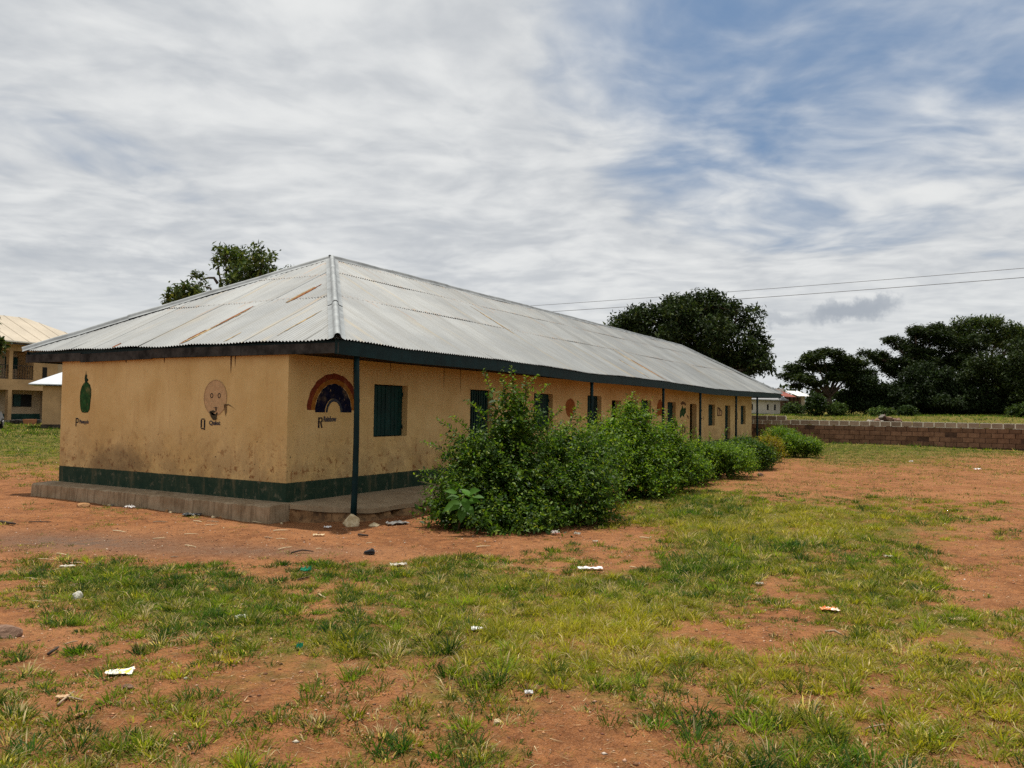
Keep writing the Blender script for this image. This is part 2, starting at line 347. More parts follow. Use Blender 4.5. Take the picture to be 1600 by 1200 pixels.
def roof_metal(nt):
    uv = nt.node('ShaderNodeUVMap').outputs[0]; co = pos_co(nt)
    c = nt.mix(nt.ramp(nt.noise(co, .8, 5, .6), .3, .7), (.180, .190, .190, 1), (.235, .244, .238, 1))
    su = nt.node('ShaderNodeSeparateXYZ', {0: uv})
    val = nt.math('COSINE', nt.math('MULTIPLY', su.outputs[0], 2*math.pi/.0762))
    dirt = nt.math('MULTIPLY', nt.ramp(val, .2, -.9), nt.ramp(nt.noise(nt.map(uv, scale=(2.2, .22, 1), loc=(1, 5, 0)), 1.6, 4, .6), .38, .62, .1, .75))  # valley shade of the corrugations painted into the colour, patchy like dirt
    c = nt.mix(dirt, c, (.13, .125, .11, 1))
    st = nt.noise(nt.map(uv, scale=(1.7, .10, 1)), 3.0, 5, .6)
    c = nt.mix(nt.ramp(st, .48, .62, 0, .6), c, (.175, .175, .16, 1))
    c = nt.mix(nt.ramp(nt.noise(nt.map(uv, scale=(2.6, .16, 1), loc=(4, 2, 0)), 1.1, 4, .6), .58, .68, 0, .5), c, (.30, .24, .14, 1))
    c = nt.mix(nt.ramp(nt.noise(nt.map(uv, scale=(6, .25, 1), loc=(9, 2, 0)), 1.4, 4, .6), .66, .74, 0, .65), c, (.25, .15, .065, 1))
    c = nt.mix(nt.ramp(nt.noise(co, 26, 2, .5), .70, .74, 0, .6), c, (.20, .19, .17, 1))
    for lap in (2.24, 3.78, 4.7):
        below = nt.math('SUBTRACT', lap, su.outputs[1])
        reach = nt.math('MULTIPLY', nt.ramp(nt.noise(nt.map(uv, scale=(3.2, 0, 1), loc=(lap, 0, 0)), 1.6, 4, .65), .52, .75), 1.5)
        m = nt.math('MULTIPLY', nt.math('GREATER_THAN', below, -.03), nt.math('LESS_THAN', below, reach))
        c = nt.mix(nt.math('MULTIPLY', m, nt.ramp(nt.noise(nt.map(uv, scale=(14, .5, 1)), 2, 4, .7), .46, .62, 0, .6)), c, (.25, .135, .055, 1))
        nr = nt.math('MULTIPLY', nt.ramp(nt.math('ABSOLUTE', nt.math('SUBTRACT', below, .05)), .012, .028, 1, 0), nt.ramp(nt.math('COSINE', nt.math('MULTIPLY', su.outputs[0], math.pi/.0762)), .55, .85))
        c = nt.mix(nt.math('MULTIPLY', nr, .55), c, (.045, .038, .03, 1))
    ri = nt.node('ShaderNodeObjectInfo').outputs['Random']
    f = nt.ramp(ri, 0, 1, .88, 1.09, False)
    c = nt.mix(1.0, c, nt.node('ShaderNodeCombineColor', {0: f, 1: f, 2: f}).outputs[0], 'MULTIPLY')
    return bsdf(nt, c, .6, nt.noise(co, 40, 3), .15, .01, .3, .15)
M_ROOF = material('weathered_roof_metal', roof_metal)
M_BARE = plain('galvanised_trim', (.24, .255, .255), .6, .3, 3, .15, .3, .1)
M_RUST = plain('rust', (.19, .070, .025), .9, .5, 14, .3, .1)
M_RUSTPALE = plain('pale_rust', (.32, .235, .125), .9, .4, 10, .2, .1)
M_TEAL = plain('teal_oil_paint', (.0025, .018, .020), .6, .3, 5, .2, .15)
M_TEALDOOR = plain('green_shutter_paint', (.002, .026, .022), .6, .4, 4, .2, .15)
M_OLDWOOD = plain('weathered_fascia_wood', (.040, .038, .035), .9, .7, 3.5, .5, .1)
M_DARKWOOD = plain('dark_soffit_wood', (.026, .018, .012), .9, .4, 3, .3, .1)
M_DARK = plain('dark_interior', (.04, .034, .028), .9, .3, 3)
def concrete(name, a, b, stain, k=.5):
    def f(nt):
        co = pos_co(nt)
        c = nt.mix(nt.ramp(nt.noise(co, 3, 6, .7), .3, .7), (*a, 1), (*b, 1))
        c = nt.mix(nt.ramp(nt.noise(nt.map(co, scale=(1, 1, .09)), 15, 5, .72, .4), .47, .62, 0, k), c, (*stain, 1))
        c = nt.mix(nt.ramp(nt.noise(co, 40, 4, .7), .6, .75, 0, .4), c, (.09, .075, .055, 1))
        return bsdf(nt, c, .93, nt.math('ADD', nt.noise(co, 9, 5, .7), nt.math('MULTIPLY', nt.noise(co, 60, 4), .4)), .6, .02, .15)
    return material(name, f)
M_CONC = concrete('stained_concrete', (.235, .165, .095), (.37, .285, .185), (.105, .07, .04), .5)
M_FLOOR = concrete('veranda_screed', (.26, .185, .11), (.36, .27, .17), (.16, .12, .08), .3)
M_EARTH = concrete('exposed_earth_footing', (.14, .07, .03), (.33, .19, .09), (.06, .035, .02), .7)

# ---------------------------------------------------------------- school building
L, W, H = 33.62, 6.225, 2.48
OF, OL, EZ, RZ = 1.154, .135, 2.657, 5.037
XA, XB = 4.426, 31.17                       # ridge ends
XE = 35.73                                  # right eave
YR = W/2
school = empty('school_building', (0, 0, 0))
tag(school, 'long ochre single storey school block with grey corrugated hip roof', 'school building')
SAGX = [-.2, .3, 1.6, 4, 7, 9.5, 13, 16, 22, 26, 31, 36]; SAGZ = [0, 0, -.035, -.02, -.035, -.085, -.055, -.065, -.13, -.10, -.04, 0]
def sag(x): return float(np.interp(x, SAGX, SAGZ))
openings = [(2.22, 3.27, 1.03, 2.03, 'shutter'), (5.62, 6.62, 0, 2.03, 'door'), (8.72, 9.82, 1.03, 2.02, 'shutter'), (12.14, 13.2, 0, 2.04, 'door'),
            (14.05, 14.85, 1.0, 1.93, 'open'), (15.45, 16.42, 1.0, 1.93, 'open'), (16.74, 17.75, 0, 1.98, 'door'), (19.6, 20.6, 1.0, 1.96, 'shutter'),
            (22.48, 23.45, 0, 1.93, 'ajar'), (25.25, 26.33, 1.0, 1.94, 'shutter'), (28.11, 29.09, 0, 1.93, 'door'), (31.2, 32.26, 1.0, 1.95, 'shutter')]
bm = bmesh.new(); x = 0.0
for (a, b, z0, z1, k) in openings:
    bm_box(bm, x, a, 0, .2, -.3, H+.1)
    if z0 > 0: bm_box(bm, a, b, 0, .2, -.3, z0)
    bm_box(bm, a, b, 0, .2, z1, H+.1)
    x = b
bm_box(bm, x, L, 0, .2, -.3, H+.1)
from_bm('front_wall', bm, M_WALL, school)
box('end_wall', 0, .2, .2, W, -.35, H+.1, M_WALL, school)
bm = bmesh.new(); bm_box(bm, .2, L-.2, W-.2, W, -.3, H+.1); bm_box(bm, L-.2, L, .2, W, -.3, H+.1)
for xx in (7.5, 11.2, 18.3, 24.3): bm_box(bm, xx, xx+.15, .2, W-.2, -.3, H+.1)
from_bm('rear_wall', bm, M_WALL, school)
box('room_floor', .2, L-.2, .2, W-.2, -.28, -.006, M_DARK, school)
for (a, b, z0, z1, k) in openings:
    if k == 'open':                          # shutter leaf folded inwards
        box('shutter', a+.02, a+.07, .2, .65, z0+.02, z1-.02, M_TEALDOOR, school); continue
    nm = 'door' if z0 == 0 else 'shutter'
    if k == 'ajar':
        o = box(nm, 0, .05, 0, .8, z0+.02, z1-.02, M_TEALDOOR, school); o.location = (a+.03, .17, 0); o.rotation_euler = (0, 0, -.35); continue
    bm = bmesh.new()                         # pressed sheet: narrow ribs standing proud of the leaf
    y0 = .135; bm_box(bm, a+.012, b-.012, y0, y0+.03, z0+.012, z1-.012)
    n = 2 if nm == 'shutter' else 1
    if nm == 'shutter':
        mid = (a+b)/2
        for (p, q) in ((a+.02, mid-.008), (mid+.008, b-.02)): bm_box(bm, p, q, y0-.014, y0+.001, z0+.02, z1-.02)
        bm_box(bm, mid-.03, mid+.03, y0-.024, y0-.013, z0+.02, z1-.02)
        for q in range(1, 4):
            for (p, r) in ((a+.02, mid-.03), (mid+.03, b-.02)):
                xx = p+(r-p)*q/4; bm_box(bm, xx-.006, xx+.006, y0-.0215, y0-.013, z0+.04, z1-.04)
    else:
        k2 = 9
        for q in range(k2):
            p = a+.03+(b-a-.06)*q/k2; bm_box(bm, p, p+(b-a-.06)/k2*.55, y0-.028, y0+.001, z0+.02, z1-.02)
    o = from_bm(nm, bm, M_TEALDOOR, school)
    if nm == 'shutter':
        box('hinge', b-.035, b-.005, y0-.03, y0-.0145, z1-.22, z1-.14, M_TEAL, o); box('hinge', b-.035, b-.005, y0-.03, y0-.0145, z0+.14, z0+.22, M_TEAL, o)
    else:
        box('handle', a+.07, a+.10, y0-.05, y0-.0285, .95, 1.09, M_BARE, o)

# veranda slab, sloping outwards, with a crumbled edge and exposed footing
rng = np.random.default_rng(4)
bm = bmesh.new(); n = 90; rows = []
for i in range(n+1):
    t = i/n; xx = -.02+t**1.6*35.2
    e = -1.16+.05*math.sin(xx*3.1)+.10*(rng.random()-.5)
    e = max(e, -.05-1.5*(xx+.06)) if xx < .7 else e
    zt = .0-.085*min(1, -e/1.1)
    th = .06+.03*rng.random()
    fz = g1(xx, e-.18)-.03
    jag = .05*rng.standard_normal()
    rows.append([(xx, .0, .004), (xx, e*.5, zt*.45+.002), (xx, e, zt), (xx, e-.012, zt-th), (xx+.02*rng.random(), e+.05+jag, zt-th-.004), (xx, e-.02+jag, (zt-th)*.45+fz*.55), (xx, e-.17+jag, fz)])
vv = [[bm.verts.new(p) for p in r] for r in rows]
for i in range(n):
    for k in range(6): bm.faces.new((vv[i][k], vv[i+1][k], vv[i+1][k+1], vv[i][k+1]))
me_floor = from_bm('veranda_floor', bm, M_FLOOR, school); me_floor.data.materials.append(M_EARTH)
for p in me_floor.data.polygons:
    if p.index % 6 >= 3: p.material_index = 1
# concrete apron along the end wall
bm = bmesh.new(); n = 34; vv = []
for i in range(n+1):
    y = -.10+i/n*6.5; j = .0025*rng.standard_normal(); zf = g1(-.5, y)-.08
    vv.append([bm.verts.new(p) for p in ((.0, y, .012+.2*j), (-.40+j*.6, y, -.004), (-.435+j-.0, y, -.018-(.03*rng.random() if rng.random() < .3 else 0)), (-.44+j*1.2, y, -.14), (-.455+j, y, zf))])
for i in range(n):
    for k in range(4): bm.faces.new((vv[i][k], vv[i][k+1], vv[i+1][k+1], vv[i+1][k]))
for r in (vv[0], vv[-1]):
    q = bm.verts.new((.0, r[4].co.y, r[4].co.z)); bm.faces.new(r+[q])
from_bm('end_plinth', bm, M_CONC, school)

# corrugated roof sheets
PITCH_C, AMP = .0762, .012
SL = math.hypot(YR+OF, RZ-EZ); SE = math.hypot(XA+OL, RZ-EZ)
LAPS = [0.0, 2.30, 3.86, 9.0]
def front_pt(u, v, s, off):
    t = v/s; y = -OF+(YR+OF)*t; z = EZ+(RZ-EZ)*t
    nrm = Vector((0, -(RZ-EZ), YR+OF)).normalized()
    return Vector((u, y, z))+nrm*off
def end_pt(u, v, s, off):
    t = v/s; x = -OL+(XA+OL)*t; z = EZ+(RZ-EZ)*t
    nrm = Vector((-(RZ-EZ), 0, XA+OL)).normalized()
    return Vector((x, u, z))+nrm*off
rust_at = {'end': [(1.02, 2.55, 4.05), (2.42, .05, 2.25)], 'front': []}
def sheet_mesh(fn, u0, u1, v0, v1, lo, hi, slope, lift, sagfn, jit, row_=0):
    """one corrugated sheet between the two slanting limits lo(v), hi(v)"""
    nseg = max(2, int(round((u1-u0)/PITCH_C*6))); nv = 5
    V = []; UVs = []; F = []
    for j in range(nv+1):
        v = v0+(v1-v0)*j/nv
        for i in range(nseg+1):
            u = u0+(u1-u0)*i/nseg
            uc = min(max(u, lo(v)), hi(v))
            off = AMP*math.cos(2*math.pi*uc/PITCH_C)+lift+.004*math.sin(uc*1.7+v*2.1)+jit*(1 if j == 0 else .2)+.006*math.sin(uc*.9+v*1.3+row_*2)*math.sin(v*2.2)
            p = fn(uc, v, slope, off); p.z += sagfn(uc)*(1-v/slope)
            V.append(p); UVs.append((uc, v))
    for j in range(nv):
        for i in range(nseg):
            a = j*(nseg+1)+i; q = (a, a+1, a+nseg+2, a+nseg+1)
            if (V[q[1]]-V[q[0]]).length < 1e-4 and (V[q[2]]-V[q[3]]).length < 1e-4: continue
            F.append(q)
    return V, F, UVs
def sheets(which):
    fn, slope, ua, ub = (front_pt, SL, -OL, XE) if which == 'front' else (end_pt, SE, -OF, W+OF)
    run_a = XA if which == 'front' else YR; run_b = XB if which == 'front' else YR
    lo = lambda v: ua+(run_a-ua)*v/slope
    hi = lambda v: ub+(run_b-ub)*v/slope
    cw = 9*PITCH_C; r = random.Random(3)
    for row in range(3):
        v0 = LAPS[row]-(.12 if row else .0); v1 = min(LAPS[row+1], slope)
        u = ua-(.0 if row % 2 == 0 else 0)
        while u < ub-.02:
            u1 = min(u+cw+PITCH_C*.9, ub)
            if u1 > lo(v0)+.03 and u < hi(v0)-.03:
                V, F, UV = sheet_mesh(fn, u, u1, v0, v1, lo, hi, slope, .004+.006*row+.002*(int(round((u-ua)/cw)) % 2), sag if which == 'front' else (lambda q: -.02*math.sin((q+1.1)*1.9)**2), r.uniform(-.004, .007), row)
                if F:
                    used = sorted({q for f in F for q in f}); rm = {q: i for i, q in enumerate(used)}
                    V = [V[q] for q in used]; UV = [UV[q] for q in used]; F = [tuple(rm[q] for q in f) for f in F]
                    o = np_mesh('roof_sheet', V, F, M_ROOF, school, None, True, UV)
            u += cw
sheets('front'); sheets('end')
# rust runs on two corrugations of the end slope (paint-thin scale, follows the valley)
def rust_run(fn, slope, u, v0, v1, wid, mat, name, nn=14):
    sg = sag if fn is front_pt else (lambda q: -.02*math.sin((q+1.1)*1.9)**2)
    V = []; F = []; r = random.Random(int(u*100))
    for i in range(nn+1):
        v = v0+(v1-v0)*i/nn
        w = wid*.62*(.25+.75*math.sin(math.pi*min(1, (i+.3)/(nn+.6))))*r.uniform(.5, 1.2)
        for k, du in enumerate((-w, 0, w)):
            uu = u+du; p = fn(uu, v, slope, AMP*math.cos(2*math.pi*uu/PITCH_C)+(.014 if v < 2.2 else .020)+.004*math.sin(uu*1.7+v*2.1)); p.z += sg(uu)*(1-v/slope); V.append(p)
    for i in range(nn):
        for k in range(2):
            a = i*3+k; F.append((a, a+1, a+4, a+3))
    return np_mesh(name, V, F, mat, school, None, True, [(0, 0)]*len(V))
# ('rust_streak' pieces are patches of rust scale on the end slope)
k_ = lambda q: round(q/PITCH_C)*PITCH_C
for (u, v0, v1, w, m) in ((k_(1.70), 1.97, 3.05, .045, M_RUST), (k_(1.70)+.06, 2.0, 2.9, .026, M_RUSTPALE), (k_(2.52), .04, 1.0, .05, M_RUSTPALE), (k_(2.52), .75, 1.9, .05, M_RUST), (k_(2.52)-.07, .8, 1.9, .03, M_RUSTPALE),
                          (k_(2.52)+.06, .04, .7, .026, M_RUST), (k_(.30), .2, 1.4, .03, M_RUSTPALE), (k_(1.47), .05, .5, .03, M_RUSTPALE), (k_(4.42), .0, .2, .07, M_RUST)):
    rust_run(end_pt, SE, u, v0, v1, w, m, 'rust_streak')
for (u, v0, v1, w, m) in ((k_(8.5), 1.9, 3.5, .035, M_RUSTPALE), (k_(14.5), .05, 1.3, .05, M_RUSTPALE), (k_(16.1), .05, 1.5, .05, M_RUST), (k_(15.9), .1, 2.2, .05, M_RUSTPALE), (k_(24.6), .3, 2.6, .3, M_RUSTPALE), (k_(27.5), .3, 2.0, .25, M_RUSTPALE)):
    rust_run(front_pt, SL, u, v0, v1, w, m, 'rust_streak') if w < .1 else None
# hidden slopes at the back
def plain_slope(name, pts, nseg, umap):
    V = []; F = []
    (a, b, c, d) = [Vector(p) for p in pts]
    for i in range(nseg+1):
        t = i/nseg; o = AMP*math.cos(math.pi*i)
        V += [a.lerp(b, t)+Vector((0, 0, o)), d.lerp(c, t)+Vector((0, 0, o))]
    for i in range(nseg): F.append((2*i, 2*i+2, 2*i+3, 2*i+1))
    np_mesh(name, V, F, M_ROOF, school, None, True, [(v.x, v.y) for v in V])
plain_slope('rear_slope', ((XE, W+OF, EZ), (-OL, W+OF, EZ), (XA, YR, RZ), (XB, YR, RZ)), 470, 0)
plain_slope('far_hip_slope', ((XE, -OF, EZ), (XE, W+OF, EZ), (XB, YR, RZ), (XB, YR, RZ)), 120, 0)
# caps: a rolled strip with two flat flanges, in overlapping lengths
def cap(p0, p1, n1, n2, name, lift):
    p0 = Vector(p0); p1 = Vector(p1); t = (p1-p0).normalized()
    n1 = Vector(n1).normalized(); n2 = Vector(n2).normalized()
    up = (n1+n2).normalized()
    s1 = n1.cross(t); s1 = s1 if s1.dot(n2) < 0 else -s1
    s2 = n2.cross(t); s2 = s2 if s2.dot(n1) < 0 else -s2
    prof = [s1*.135+n1*.020, s1*.07+n1*.024]
    for k in range(7):
        a = math.pi*k/6; d = (s1-s2).normalized()
        prof.append(d*math.cos(a)*.055+up*(.022+.062*math.sin(a)))
    prof += [s2*.07+n2*.024, s2*.135+n2*.020]
    bm = bmesh.new(); rings = []
    for i in range(5):
        c = p0.lerp(p1, i/4)+up*(lift+.006*math.sin(i*2.3+p0.x))
        rings.append([bm.verts.new(c+q) for q in prof])
    for i in range(4):
        for k in range(len(prof)-1): bm.faces.new((rings[i][k], rings[i][k+1], rings[i+1][k+1], rings[i+1][k]))
    o = from_bm(name, bm, M_BARE, school, True)
    return o
NF, NB, NE, NX = (0, -(RZ-EZ), YR+OF), (0, RZ-EZ, YR+OF), (-(RZ-EZ), 0, XA+OL), (RZ-EZ, 0, XE-XB)
def cap_run(p0, p1, n1, n2, name, k, over=.1):
    p0 = Vector(p0); p1 = Vector(p1); ln = (p1-p0).length
    for i in range(k):
        a = p0.lerp(p1, max(0, i/k-(over/ln if i else 0))); b = p0.lerp(p1, (i+1)/k)
        cap(a, b, n1, n2, name, .004+.008*(i % 2 == 1)+(.003*i if k < 6 else 0))
cap_run((-OL-.02, -OF-.02, EZ+.004), (XA, YR, RZ), NE, NF, 'hip_cap', 3)
cap_run((-OL, W+OF, EZ), (XA, YR, RZ), NE, NB, 'hip_cap', 3)
cap_run((XE, -OF, EZ), (XB, YR, RZ), NF, NX, 'hip_cap', 3)
cap_run((XA-.08, YR, RZ), (XB, YR, RZ), NF, NB, 'ridge_cap', 11)
# fascia boards
def board(name, pts, h, th, side, mat):
    bm = bmesh.new(); rows = []
    for (x, y, z) in pts:
        o = side
        rows.append([bm.verts.new(p) for p in ((x, y, z-h), (x, y, z), (x+o[0]*th, y+o[1]*th, z), (x+o[0]*th, y+o[1]*th, z-h))])
    for a, b in zip(rows[:-1], rows[1:]):
        for k in range(4): bm.faces.new((a[k], a[(k+1) % 4], b[(k+1) % 4], b[k]))
    bm.faces.new(rows[0]); bm.faces.new(rows[-1][::-1])
    return from_bm(name, bm, mat, school)
xs = [-.12, 4.9, 10.1, 15.2, 20.4, 25.3, 30.5, XE-.03]
for i in range(7):
    a, b = xs[i], xs[i+1]-.004; k = 6
    board('fascia_board', [(a+(b-a)*q/k, -OF+.03, EZ-.012+sag(a+(b-a)*q/k)) for q in range(k+1)], .225, .03, (0, 1), M_TEAL)
ys = [-OF+.026, 1.02, 3.35, 5.5, W+OF-.02]
for i in range(4):
    a, b = ys[i]+.003, ys[i+1]-.003; dz = (0, .004, -.012, -.02)[i]; k = 3
    board('fascia_board', [(-OL+.045-.006*(i % 2), a+(b-a)*q/k, EZ-.055+dz-.01*q*(i == 2)) for q in range(k+1)], .165, .028, (1, 0), M_OLDWOOD)
    board('backing_board', [(-OL+.075, a, EZ-.02), (-OL+.075, b, EZ-.02)], .20, .022, (1, 0), M_TEAL)
board('fascia_board', [(-OL+.05, W+OF-.03, EZ-.012), (XE-.05, W+OF-.03, EZ-.012)], .22, .03, (0, -1), M_TEAL)
board('fascia_board', [(XE-.06, -OF+.06, EZ-.012), (XE-.06, W+OF-.06, EZ-.012)], .22, .03, (1, 0), M_TEAL)
box('soffit', -OL+.10, XE-.10, -OF+.064, W+OF-.065, 2.452, 2.466, M_DARKWOOD, school)
# veranda posts
for i, px in enumerate((.46, 10.05, 15.98, 20.33, 25.91, 30.12)):
    bow = .035 if i == 0 else 0
    pts = [(px+bow*math.sin(q/6*math.pi)*1.0, -1.045, -.30+q/6*(2.76+sag(px)+.0)) for q in range(7)]
    tube('veranda_post', pts, [.052, .05, .049, .047, .046, .045, .046], M_TEAL, school, 10)
bm = bmesh.new(); bm_box(bm, .50, .545, -1.06, -1.03, 1.66, 1.72); bm_box(bm, .51, .55, -1.06, -1.03, .70, .74); from_bm('nail_block', bm, M_TEAL, school)

# ---------------------------------------------------------------- painted teaching pictures and stencilled words
def paint(name, pts, wall, mat, off=.003, holes=None):
    """flat paint on the front ('f': x,z) or end ('e': y,z) wall"""
    bm = bmesh.new()
    P = (lambda a, z: (a, -off, z)) if wall == 'f' else (lambda a, z: (-off, a, z))
    vs_ = [bm.verts.new(P(a, z)) for a, z in pts]
    f = bm.faces.new(vs_)
    bmesh.ops.triangulate(bm, faces=[f])
    me = bpy.data.meshes.new(name); bm.to_mesh(me); bm.free()
    return link(name, me, mat, school)
def ring(name, c, ro, ri, wall, mat, off=.003, a0=0, a1=math.pi, n=26):
    bm = bmesh.new(); P = (lambda a, z: (a, -off, z)) if wall == 'f' else (lambda a, z: (-off, a, z)); q = []
    for i in range(n+1):
        a = a0+(a1-a0)*i/n; k = 1+.012*math.sin(i*2.1)
        q.append((bm.verts.new(P(c[0]+ro[0]*k*math.cos(a), c[1]+ro[1]*k*math.sin(a))), bm.verts.new(P(c[0]+ri[0]*math.cos(a), c[1]+ri[1]*math.sin(a)))))
    for s_, e_ in zip(q[:-1], q[1:]): bm.faces.new((s_[0], e_[0], e_[1], s_[1]))
    me = bpy.data.meshes.new(name); bm.to_mesh(me); bm.free()
    return link(name, me, mat, school)
def ell(c, r, n=28, wob=0.0, seed=1):
    rr = random.Random(seed)
    return [(c[0]+r[0]*math.cos(2*math.pi*i/n)*(1+wob*rr.uniform(-1, 1)), c[1]+r[1]*math.sin(2*math.pi*i/n)*(1+wob*rr.uniform(-1, 1))) for i in range(n)]
def faded(name, col, rough=.8, var=.3, scale=9, bs=.1, spec=.1, wear=.70):
    def f(nt):
        co = pos_co(nt); k = nt.ramp(nt.noise(co, scale, 5, .65), .25, .75, 1-var, 1+var)
        c = nt.mix(1.0, (*col, 1), nt.node('ShaderNodeCombineColor', {0: k, 1: k, 2: k}).outputs[0], 'MULTIPLY')
        c = nt.mix(nt.ramp(nt.noise(nt.map(co, scale=(1, 1, .35)), 24, 6, .75), wear-.10, wear, 0, .75), c, (.50, .34, .15, 1))     # flaked to the wall colour
        c = nt.mix(nt.ramp(nt.noise(co, 3, 4, .6), .5, .75, 0, .30), c, (.50, .34, .15, 1))                                          # bleached
        return bsdf(nt, c, rough, nt.noise(co, 60, 3), .15, .01, spec)
    return material(name, f)
P_GREEN = faded('mural_green', (.018, .062, .018), .8, .45, 9, .1, .08); P_DGREEN = faded('mural_dark_green', (.008, .026, .014), .8, .3, 9, .1, .08)
P_RED = faded('mural_brick_red', (.15, .030, .012), .8, .3, 8, .1, .08); P_YEL = faded('mural_orange_yellow', (.25, .10, .016), .8, .3, 8, .1, .08)
P_NAVY = faded('mural_navy', (.004, .005, .020), .8, .3, 8, .1, .08); P_SLATE = faded('mural_slate', (.035, .04, .05), .8, .3, 8, .1, .08)
P_PINK = faded('mural_pink', (.475, .31, .165), .85, .15, 14, .1, .08); P_BLACK = faded('stencil_black', (.018, .017, .022), .8, .3, 20, .1, .08)
P_BROWN = faded('mural_brown', (.12, .07, .035), .85, .5, 20, .1, .08); P_ORANGE = faded('mural_faded_orange', (.26, .085, .022), .85, .3, 9, .1, .08)
P_GREY = faded('stencil_faded', (.055, .052, .060), .85, .4, 30, .1, .08); P_OLIVE = faded('mural_olive_hatching', (.17, .13, .055), .85, .6, 40, .1, .08)
# pineapple (y grows to the left of the picture)
pine = [(5.43, 1.40), (5.33, 1.41), (5.28, 1.47), (5.265, 1.62), (5.245, 1.76), (5.25, 1.86), (5.29, 1.95), (5.37, 2.005), (5.41, 2.01), (5.45, 2.01), (5.50, 1.985), (5.56, 1.92), (5.60, 1.82), (5.61, 1.72), (5.60, 1.58), (5.575, 1.47), (5.53, 1.41)]
paint('painted_pineapple', pine, 'e', P_DGREEN, .003)
cx_, cz_ = 5.43, 1.71
paint('painted_pineapple', [(cx_+(a-cx_)*.90, cz_+(b-cz_)*.955) for a, b in pine], 'e', P_GREEN, .006)
paint('painted_pineapple_crown', [(5.46, 2.008), (5.475, 2.08), (5.46, 2.15), (5.445, 2.16), (5.435, 2.24), (5.42, 2.16), (5.39, 2.14), (5.40, 2.09), (5.35, 2.055), (5.395, 2.05), (5.385, 2.008)], 'e', P_DGREEN, .0035)
# hushing face
ring('painted_face_outline', (1.72, 1.72), (.292, .312), (.280, .300), 'e', plain('mural_pink_line', (.40, .25, .125), .85, .2, .1, .08), .0075, 0, 2*math.pi, 40)
paint('painted_face', ell((1.72, 1.72), (.284, .304), 30), 'e', P_PINK, .004)
for yy in (1.81, 1.62): ring('painted_eye', (yy, 1.755), (.038, .045), (.024, .030), 'e', P_BLACK, .0075, 0, 2*math.pi, 14)
paint('painted_finger', [(1.705, 1.56), (1.68, 1.56), (1.675, 1.50), (1.69, 1.47), (1.71, 1.50)], 'e', P_BLACK, .0075)
paint('painted_lips', [(1.77, 1.545), (1.70, 1.553), (1.63, 1.545), (1.70, 1.538)], 'e', P_BLACK, .0108)
paint('painted_hand', [(1.85, 1.48), (1.76, 1.50), (1.70, 1.48), (1.72, 1.46), (1.77, 1.455), (1.79, 1.42), (1.74, 1.41), (1.70, 1.43), (1.66, 1.47), (1.645, 1.44), (1.67, 1.40), (1.665, 1.345), (1.70, 1.325), (1.76, 1.33), (1.81, 1.38), (1.855, 1.45)], 'e', plain('mural_olive_black', (.06, .05, .03), .85, .6, 40, .1, .08), .0112)
paint('painted_arm', [(1.50, 1.60), (1.46, 1.61), (1.38, 1.61), (1.30, 1.57), (1.17, 1.50), (1.28, 1.555), (1.38, 1.592), (1.43, 1.58), (1.42, 1.50), (1.45, 1.40), (1.475, 1.48)], 'e', P_BROWN, .0075)
# rainbow
rc = (1.11, 1.53)
ring('painted_rainbow', rc, (.67, .645), (.565, .545), 'f', P_RED)
ring('painted_rainbow', rc, (.565, .545), (.475, .465), 'f', P_YEL)
ring('painted_rainbow', (1.11, 1.49), (.472, .505), (.225, .245), 'f', P_NAVY)
ring('painted_rainbow', (1.12, 1.49), (.212, .243), (.165, .19), 'f', P_SLATE)
# the faded pictures further along the veranda
paint('painted_picture', ell((10.95, 1.66), (.33, .27), 18, .05, 2), 'f', P_ORANGE)
paint('painted_picture', [(18.3, 1.45), (18.42, 1.85), (18.6, 2.02), (18.8, 2.05), (18.98, 1.9), (19.05, 1.5), (18.9, 1.42), (18.7, 1.47), (18.5, 1.4)], 'f', P_ORANGE)
paint('painted_picture', [(21.1, 1.42), (21.15, 1.6), (21.3, 1.7), (21.45, 1.85), (21.6, 1.72), (21.9, 1.78), (21.93, 1.55), (21.7, 1.5), (21.68, 1.36), (21.5, 1.45), (21.3, 1.4), (21.25, 1.33)], 'f', P_GREEN)
paint('painted_picture', [(21.2, 1.95), (21.5, 2.02), (21.9, 1.95), (21.95, 1.84), (21.6, 1.9), (21.3, 1.86)], 'f', P_BROWN)
paint('painted_picture', [(22.02, 1.52), (22.15, 1.44), (22.3, 1.42), (22.32, 1.30), (22.18, 1.34), (22.05, 1.44)], 'f', P_BROWN)
bm_pts = [(26.7, 1.42), (27.5, 1.44), (27.6, 1.62), (27.2, 1.80), (26.75, 1.84)]
paint('painted_picture', bm_pts, 'f', P_BROWN, .003)
paint('painted_picture', [(26.82, 1.48), (27.05, 1.48), (27.05, 1.72), (26.84, 1.76)], 'f', P_PINK, .006)
paint('painted_picture', [(27.12, 1.48), (27.4, 1.49), (27.46, 1.62), (27.15, 1.68)], 'f', P_PINK, .006)
for (a, b, z0, z1) in ((21.1, 21.25, .72, 1.0), (21.42, 21.55, .72, .98), (21.68, 21.9, .74, 1.02), (24.0, 24.25, 1.6, 1.72), (24.1, 24.3, 1.28, 1.36), (24.4, 24.5, 1.25, 1.42), (30.5, 30.6, 1.25, 1.6), (11.25, 11.45, 1.38, 1.44)):
    paint('painted_mark', [(a, z0), (b, z0+.03), (b-.03, z1), (a+.02, z1-.02)], 'f', P_BROWN)
